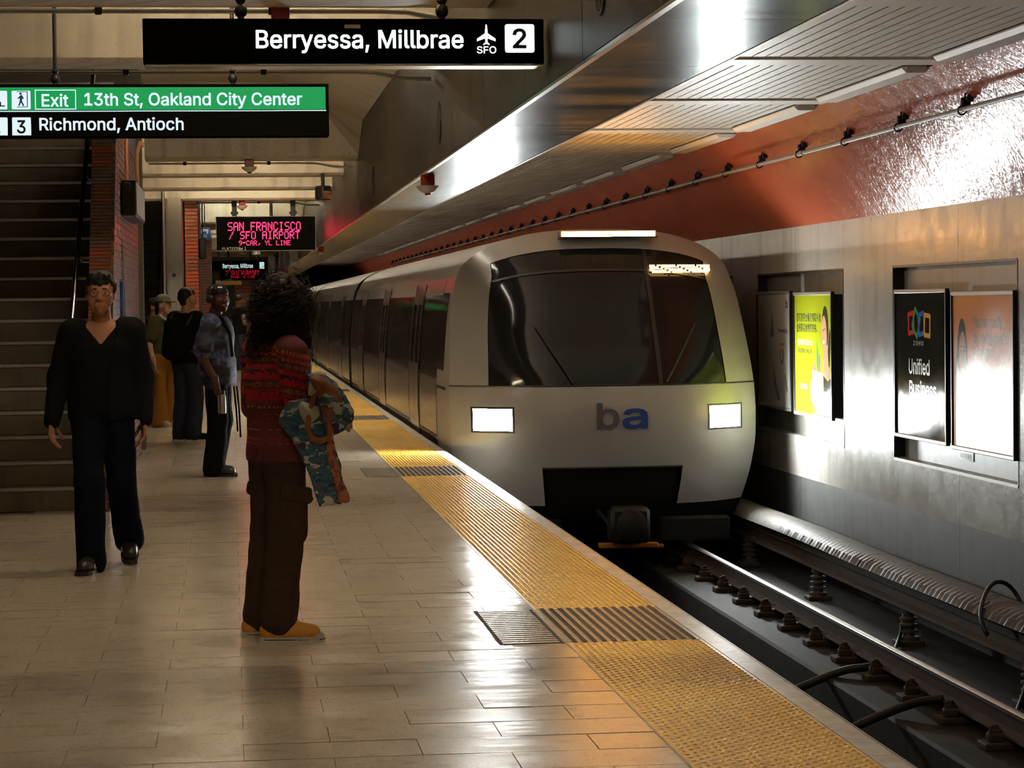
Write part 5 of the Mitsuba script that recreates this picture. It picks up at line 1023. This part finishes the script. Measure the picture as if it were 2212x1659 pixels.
# the jacket over her arm
def pillow(poly, y0, thick, fold=.012, w=.05, h=.007, seed=1, slope=0., wave=.012):
    x0, z0, x1, z1 = poly.bounds; X = np.arange(x0-.03, x1+.03, h); Z = np.arange(z0-.03, z1+.03, h); Y = np.arange(-thick*1.6-.06, thick*1.6+.06, h)
    import shapely
    gx, gz = np.meshgrid(X, Z, indexing='ij'); pt = shapely.points(gx, gz); s = shapely.distance(pt, poly.exterior); s = np.where(shapely.contains(poly, pt), -s, s)
    t = thick*np.sqrt(np.clip(-s/w, 0, 1)); yc = wave*np.sin(gx*38+gz*16+seed)+wave*.6*np.sin(gz*31-gx*22+2*seed)
    G = np.abs(Y[None, :, None]-yc[:, None, :])-t[:, None, :]; F = np.where(s[:, None, :] < 0, G, np.maximum(G, s[:, None, :]))
    if fold:
        P = np.stack(np.meshgrid(X, Y, Z, indexing='ij'), -1); nr = np.abs(F) < .04; F[nr] += fold*(1-2*meshkit.fbm(P[nr]*np.array([16, 12, 11])+seed, 3, seed))
    m = nets(F, np.array([X[0], Y[0], Z[0]]), h); m.vertices[:, 1] += y0+slope*(m.vertices[:, 0]-x0); return m
def wp(pts, y=10.85):
    out = []
    for a, b in pts:
        x = (a-500)*y/5300; out.append((x, 1.5-(b-(663-.012*(a-500)))*y/5300))
    return Polygon(out).buffer(.008).buffer(-.004)
k = thing('jacket', 'blue print jacket with brown lining draped over the arm of the curly haired person', 'jacket')
JP = dict(hang=[(.205, 1.02), (.245, 1.085), (.33, 1.09), (.43, 1.04), (.432, .95), (.452, .86), (.475, .80), (.470, .625), (.372, .610), (.315, .80), (.25, .92), (.200, .98)],
          edge=[(.395, 1.0), (.44, .965), (.45, .84), (.503, .64), (.46, .632), (.43, .74), (.41, .83)], wrap=[(.325, 1.20), (.385, 1.21), (.45, 1.165), (.50, 1.10), (.532, 1.03), (.525, .985), (.49, .95), (.43, .925), (.40, .96), (.36, 1.0), (.33, 1.10)],
          lining=[(.335, 1.185), (.375, 1.195), (.45, 1.15), (.478, 1.10), (.47, 1.03), (.435, 1.00), (.40, .985), (.385, 1.05), (.36, 1.12)], cream1=[(.335, 1.17), (.352, 1.175), (.372, 1.125), (.34, 1.105), (.327, 1.11)], cream2=[(.275, 1.06), (.30, 1.085), (.375, 1.06), (.382, 1.02), (.345, .985), (.32, .97)],
          band=[(.345, 1.13), (.375, 1.135), (.352, 1.04), (.335, .98), (.345, .935), (.375, .92), (.415, .93), (.405, .99), (.42, 1.02), (.435, .95), (.42, .905), (.38, .892), (.335, .905), (.312, .97), (.33, 1.06)], pocket=[(.352, .985), (.40, 1.01), (.405, .93), (.37, .915), (.345, .93)])
def jp(n, y, t, m, lab=None, **kw): part(k, n, pillow(Polygon(JP[n2 if (n2 := kw.pop('key', n)) else n]), y, t, **kw), M[m], True, label=lab)
jp('body_panel', 10.86, .040, 'jprint', 'hanging panel with a blue and cream animal print', key='hang', seed=1)
jp('facing', 10.80, .022, 'jrust', 'rust brown facing along the front edge', key='edge', seed=2, h=.006)
jp('sleeve', 10.86, .075, 'jprint', 'gathered sleeve and back in the blue print', key='wrap', seed=3, w=.07)
jp('lining', 10.81, .040, 'brownlining', 'smooth brown lining folded outwards', key='lining', seed=4, w=.06)
jp('fleece', 10.805, .018, 'cream', None, key='cream1', seed=5, h=.005, w=.03, fold=.003); jp('fleece', 10.815, .026, 'cream', 'pale cream fleece inside', key='cream2', seed=6, h=.005, fold=.004)
jp('binding', 10.795, .016, 'rust_cloth', 'rust coloured binding strip in a loop', key='band', seed=7, h=.005, w=.02, fold=.003, wave=.006); jp('inner_pocket', 10.835, .014, 'jprint', None, key='pocket', seed=8, h=.005, w=.03, fold=.003)

# -------- man walking towards the camera
k = thing('person', 'person in black walking towards the camera in front of the stairs', 'person')
Mn = Fig(k, (-.745, 14.3, 0), -90, 1.70, dict(hipr=(.085, .01, .91), kner=(.075, .17, .51), ankr=(.07, .185, .085), toer=(.115, .385, .028), hipl=(-.085, -.01, .91), knel=(-.10, .03, .49), ankl=(-.125, -.27, .155), toel=(-.14, -.10, .045),
    shor=(.178, -.01, 1.365), shol=(-.178, -.01, 1.365), elbr=(.25, -.05, 1.10), wrir=(.285, .05, .86), elbl=(-.232, -.06, 1.10), wril=(-.235, .03, .86), head=(0, .03, 1.585)))
Mn.body('skintan', [Mn.hand('r', (.05, .12, -1), (-.9, .2, 0), .4), Mn.hand('l', (0, .12, -1), (.9, .2, 0), .4)], fine=.0045)
Mn.eyes()
Mn.add('glasses', cat([tube([Mn.hfr((q*.034+.024*math.cos(t), .1-.012*abs(math.cos(t)), .003+.017*math.sin(t))) for t in np.linspace(0, 2*PI, 20)], .0017, 5) for q in (-1, 1)]+[tube([Mn.hfr((-.010, .100, .006)), Mn.hfr((.010, .100, .006))], .0017, 5)]+[tube([Mn.hfr((q*.058, .086, .006)), Mn.hfr((q*.080, 0, .008))], .0017, 5) for q in (-1, 1)]), 'shoeblack', label='thin dark glasses')
Mn.add('hair', solid([seg(Mn.hfr((0, -.03, .055)), Mn.hfr((0, .015, .062)), .083, .074), seg(Mn.hfr((-.03, .055, .095)), Mn.hfr((.04, .06, .098)), .028, .026), seg(Mn.hfr((0, -.06, .0)), Mn.hfr((0, -.065, -.03)), .05, .035), seg(Mn.hfr((-.072, .01, .04)), Mn.hfr((-.076, .02, .01)), .022, .012), seg(Mn.hfr((.072, .01, .04)), Mn.hfr((.076, .02, .01)), .022, .012)], .005, .02, fold=.013, seed=4, ff=52.), 'hair', label='short dark hair swept up')
Mn.pants('navy', .014, .024, .046, .012, 1.05, .011, 9)
Mn.top('shirt', 'blackcloth', .012, .45, .014, -.03, .003, .008, 5, label='black shirt with a low neckline', vneck=.10, neck=False)
def jcut(G, F): return F
jk = Mn.torso(.024)+[seg(Mn.J['pelvis']+[0, -.004, -.05], Mn.J['pelvis']+[0, 0, .05], .142, .136, [1., 0, 0], 1.38)]
for n in 'rl': jk += Mn.arm(n, .020, .022, 1.0)
nkz, pz = Mn.J['neck'], Mn.J['pelvis'][2]-.09
def jc(G, F):
    F = np.where(np.abs(G[..., 0]) < .22, np.maximum(F, pz-G[..., 2]), F); r = np.hypot(G[..., 0]-nkz[0], G[..., 1]-nkz[1]); F = np.where(r < .10, np.maximum(F, G[..., 2]-nkz[2]-.006), F)
    wdt = .035+.05*np.clip((G[..., 2]-1.05)/.3, 0, 1); return np.where((G[..., 1] > .02) & (np.abs(G[..., 0]) < .15), np.maximum(F, wdt-np.abs(G[..., 0])), F)
Mn.add('jacket', solid(jk, .011, .03, fold=.012, seed=21, ff=9., cut=jc), 'blackcloth', label='black open jacket')
for n in 'rl':
    sk, Mx = Mn.shoe(n, 'shoeblack', 'shoeblack', .026)
    stp = []
    for i in range(3):
        for s_ in (-1, 1):
            q = tube([(.045+i*.024, s_*.046, .030), (.035+i*.024, s_*.043, .050), (.022+i*.024, s_*.030, .070)], .0055, 6); stp.append(q)
    q = cat(stp); q.apply_transform(Mx); Mn.add('stripes', q, 'shoestripe', parent=sk, label='three pale stripes')
    lc = cat([tube([(.05+i*.022, -.02, .080-i*.007), (.055+i*.022, 0, .087-i*.007), (.05+i*.022, .02, .080-i*.007)], .003, 5) for i in range(4)]); lc.apply_transform(Mx); Mn.add('laces', lc, 'shoeblack', parent=sk)

# -------- passenger with the satin cap
k = thing('person', 'person in a blue palm print shirt with black headphones over a satin cap', 'person')
D = Fig(k, (-.135, 21.95, 0), -12, 1.69, dict(elbr=(.275, -.07, 1.08), wrir=(.265, .05, .84), ankr=(.09, -.02, .085), toer=(.12, .165, .028), ankl=(-.09, -.06, .085), toel=(-.06, .13, .028), shor=(.20, -.02, 1.375), shol=(-.20, -.02, 1.375)), 32, 1.32)
D.body('skindark', [D.hand('r', (.02, .15, -1), (-.75, .5, 0), .55)], fine=.006, rest=.014); D.eyes()
D.add('satin_cap', solid([seg(D.hfr((0, -.03, .045)), D.hfr((0, .02, .052)), .086, .080), seg(D.hfr((0, -.07, .0)), D.hfr((0, -.075, -.05)), .05, .03)], .007, .02, cut=lambda G, F: np.maximum(F, (D.hfr((0, 0, .035))[2]+.35*np.minimum((G[..., 1]-D.hfr((0, 0, 0))[1]), 0)-G[..., 2]))), 'satin', label='shiny black satin cap')
def phones(f, m, m2, r=.096):
    f.add('headphones', cat([tube([f.hfr((r*math.sin(t), -.01, .015+(r+.012)*math.cos(t))) for t in np.linspace(-1.55, 1.55, 24)], .0075, 8)]), m, label='over-ear headphones')
    for q in (-1, 1):
        c = lathe([(0, -.014), (.030, -.014), (.036, -.004), (.036, .010), (.028, .018), (0, .020)], (0, 0, 0), 22, 'x'); c.apply_scale([q, 1, 1]); c.fix_normals(); c.apply_transform(trimesh.transformations.rotation_matrix(-f.turn, [0, 0, 1])); c.apply_translation(f.hfr((q*.098, -.008, -.005))); f.add('ear_cup', c, m2)
phones(D, 'satin', 'shoeblack')
D.pants('blackcloth', .02, .030, .055, .012, 1.05, .013, 13, g=1.15)
D.top('shirt', 'palm', .022, .40, .042, -.10, .012, .012, 17, 8, label='loose blue and black palm leaf shirt')
D.add('bag_strap', cat([tube([D.J['shor']+np.array(v) for v in ((-.06, -.13, -.10), (-.07, -.09, .05), (-.07, .0, .085), (-.06, .10, .04), (-.03, .175, -.10), (.04, .21, -.30))], .016, 6)]), 'blackcloth', label='black bag strap over the shoulder')
D.add('hanging_straps', cat([tube([(.10+i*.02, .17+i*.03, .80), (.11+i*.02, .19+i*.03, .62), (.10+i*.025, .20+i*.03, .40-.05*i)], .008, 5) for i in range(2)]), 'blackcloth')
for n in 'rl': D.shoe(n, 'shoeblack', 'shoeblack', .022)
b = thing('bottle', 'pale metal drinking bottle held by the passenger in the blue shirt', 'bottle')
hp = D.w(D.J['wrir']+np.array([-.012, .045, -.10]))
part(b, 'flask', lathe([(0, -.17), (.032, -.17), (.036, -.16), (.036, -.02), (.026, .0), (0, .0)], hp, 20), M['steeldull'], 40); part(b, 'cap', lathe([(0, 0), (.027, 0), (.027, .035), (0, .037)], hp, 18), M['black'], 40)

# -------- man with tan headphones, seen from behind
k = thing('person', 'person with tan headphones seen from behind in black shirt and dark jeans', 'person')
H = Fig(k, (-.50, 27.75, 0), 52, 1.71, dict(ankr=(.10, -.04, .085), toer=(.21, .09, .028), ankl=(-.10, -.02, .085), toel=(-.01, .13, .028)), 12, 1.08)
H.body('skinlight', [H.hand('r', (0, .1, -1), (-.9, .3, 0)), H.hand('l', (0, .1, -1), (.9, .3, 0))], fine=.007, rest=.014)
H.add('hair', solid([seg(H.hfr((0, -.03, .05)), H.hfr((0, .01, .055)), .084, .078), seg(H.hfr((0, -.065, 0)), H.hfr((0, -.06, -.04)), .06, .04)], .008, .02, fold=.006, seed=3, ff=30.), 'hair'); phones(H, 'tan', 'tan', .10)
H.pants('denim', .016, .028, .052, .012, .97, .013, 15); H.top('shirt', 'blackcloth', .018, .42, .03, -.06, .010, .013, 19)
for n in 'rl': H.shoe(n, 'solewhite', 'navy', .024)
b = thing('backpack', 'black backpack on the back of the person with tan headphones', 'backpack')
part(b, 'bag', H.out(solid([seg((-.02, -.21, 1.02), (-.02, -.20, 1.30), .115, .10, (1., 0, 0), 1.2), seg((-.02, -.27, 1.0), (-.02, -.26, 1.12), .07, .06, (1., 0, 0), 1.4)], .012, .04, fold=.012, seed=2)), M['blackcloth'], True)
part(b, 'strap', H.out(cat([tube([(s*.13, -.17, 1.30), (s*.14, -.07, 1.425), (s*.14, .05, 1.41), (s*.15, .13, 1.25), (s*.17, .05, 1.08), (s*.15, -.14, 1.0)], .018, 6) for s in (-1, 1)])), M['rubber'])
# -------- woman with the cap, and a passenger behind her
k = thing('person', 'person in a grey cap, olive top and flared ochre trousers by the steel panel', 'person')
Cp = Fig(k, (-.86, 31.1, 0), -38, 1.64, dict(ankr=(.08, -.02, .085), ankl=(-.08, -.05, .085), toer=(.10, .16, .028), toel=(-.10, .13, .028)), -10, .9)
Cp.body('skinlight', [Cp.hand('r', (0, .1, -1), (-.9, .3, 0))], fine=.007, rest=.014); Cp.eyes()
Cp.add('hair', solid([seg(Cp.hfr((0, -.03, .04)), Cp.hfr((0, 0, .045)), .082, .078), seg(Cp.hfr((0, -.07, 0)), Cp.hfr((0, -.085, -.10)), .05, .035)], .009, .02), 'hair')
Cp.add('cap', cat(solid([seg(Cp.hfr((0, -.02, .06)), Cp.hfr((0, .015, .062)), .088, .084)], .008, .02, cut=lambda G, F: np.maximum(F, Cp.hfr((0, 0, .045))[2]-G[..., 2])), solid([seg(Cp.hfr((-.03, .10, .055)), Cp.hfr((.03, .10, .055)), .05, .05, (0, 0, 1.), .2), seg(Cp.hfr((-.02, .14, .045)), Cp.hfr((.02, .14, .045)), .035, .035, (0, 0, 1.), .25)], .007, .02)), 'capgrey', label='grey baseball cap')
Cp.add('trousers', solid([seg(Cp.J['pelvis']+[0, -.01, -.04], Cp.J['pelvis']+[0, 0, .06], .110, .10, [1., 0, 0], 1.35)]+[q for n in 'rl' for q in (seg(Cp.J['hip'+n], Cp.J['kne'+n], .098, .068), seg(Cp.J['kne'+n], Cp.J['ank'+n]*[1, 1, .35], .068, .125))], .013, .03, fold=.010, seed=4, cut=lambda G, F: np.maximum(np.maximum(F, G[..., 2]-(Cp.J['pelvis'][2]+.08)), .02-G[..., 2])), 'ochre', label='flared ochre trousers')
Cp.top('shirt', 'olive', .018, .35, .034, .02, .008, .013, 23); Cp.add('undershirt', solid([seg(Cp.J['pelvis']+[0, 0, -.05], Cp.J['pelvis']+[0, 0, .06], .120, .118, [1., 0, 0], 1.36)], .013, .03, fold=.01, cut=lambda G, F: np.maximum(F, Cp.J['pelvis'][2]-.06-G[..., 2])), 'cream', label='pale shirt tail below the top')
for n in 'rl': Cp.shoe(n, 'solewhite', 'cream', .024)
b = thing('shoulder_bag', 'black shoulder bag in front of the person in the grey cap', 'bag')
part(b, 'bag', Cp.out(solid([seg((.05, .22, .98), (.02, .20, 1.20), .10, .06, (0, 1., 0), .7), seg((-.04, .2, .98), (.10, .2, .98), .08, .08)], .012, .04, fold=.012, seed=5)), M['blackcloth'], True)
part(b, 'strap', Cp.out(tube([(-.03, .19, 1.12), (.05, .17, 1.3), (.12, .06, 1.41), (.13, -.08, 1.38)], .012, 6)), M['greymetal'], 40)
k = thing('person', 'person in dark clothes almost hidden behind the person in the grey cap', 'person')
X = Fig(k, (-1.0, 32.3, 0), -35, 1.62, dict(ankl=(-.02, -.05, .085), toel=(0, .14, .028)), 0, .95)
X.body('skintan', [], fine=.01, rest=.016); X.pants('blackcloth', .016, .03, .06, .01, 1.05, .015, 31); X.top('jacket', 'blackcloth', .022, 1., .02, -.08, .01, .015, 33)
X.add('hair', solid([seg(X.hfr((0, -.03, .04)), X.hfr((0, .0, .045)), .086, .082), seg(X.hfr((0, -.07, 0)), X.hfr((0, -.08, -.08)), .06, .04)], .012, .02), 'hair')
for n in 'rl': X.shoe(n, 'solewhite', 'cream', .024)
# -------- far passenger
k = thing('person', 'far person in white sleeves, dark vest and jeans beyond the blue shirt', 'person')
Z = Fig(k, (.17, 57.5, 0), 30, 1.76, dict(elbr=(.25, .02, 1.10), wrir=(.10, .24, 1.08), elbl=(-.24, .02, 1.1), wril=(-.05, .26, 1.08)), -20, 1.05)
Z.body('skintan', [], fine=.01, rest=.016); Z.add('hair', solid([seg(Z.hfr((0, -.03, .05)), Z.hfr((0, .01, .055)), .086, .08)], .012, .02), 'hair')
Z.pants('denim', .016, .025, .04, .01, 1.0, .015, 41); Z.top('shirt', 'cream', .016, .9, .022, -.02, .01, .015, 43, label='white long sleeved shirt'); Z.top('vest', 'blackcloth', .034, .12, .03, -.09, .008, .015, 45)
for n in 'rl': Z.shoe(n, 'solewhite', 'shoeblack', .024)
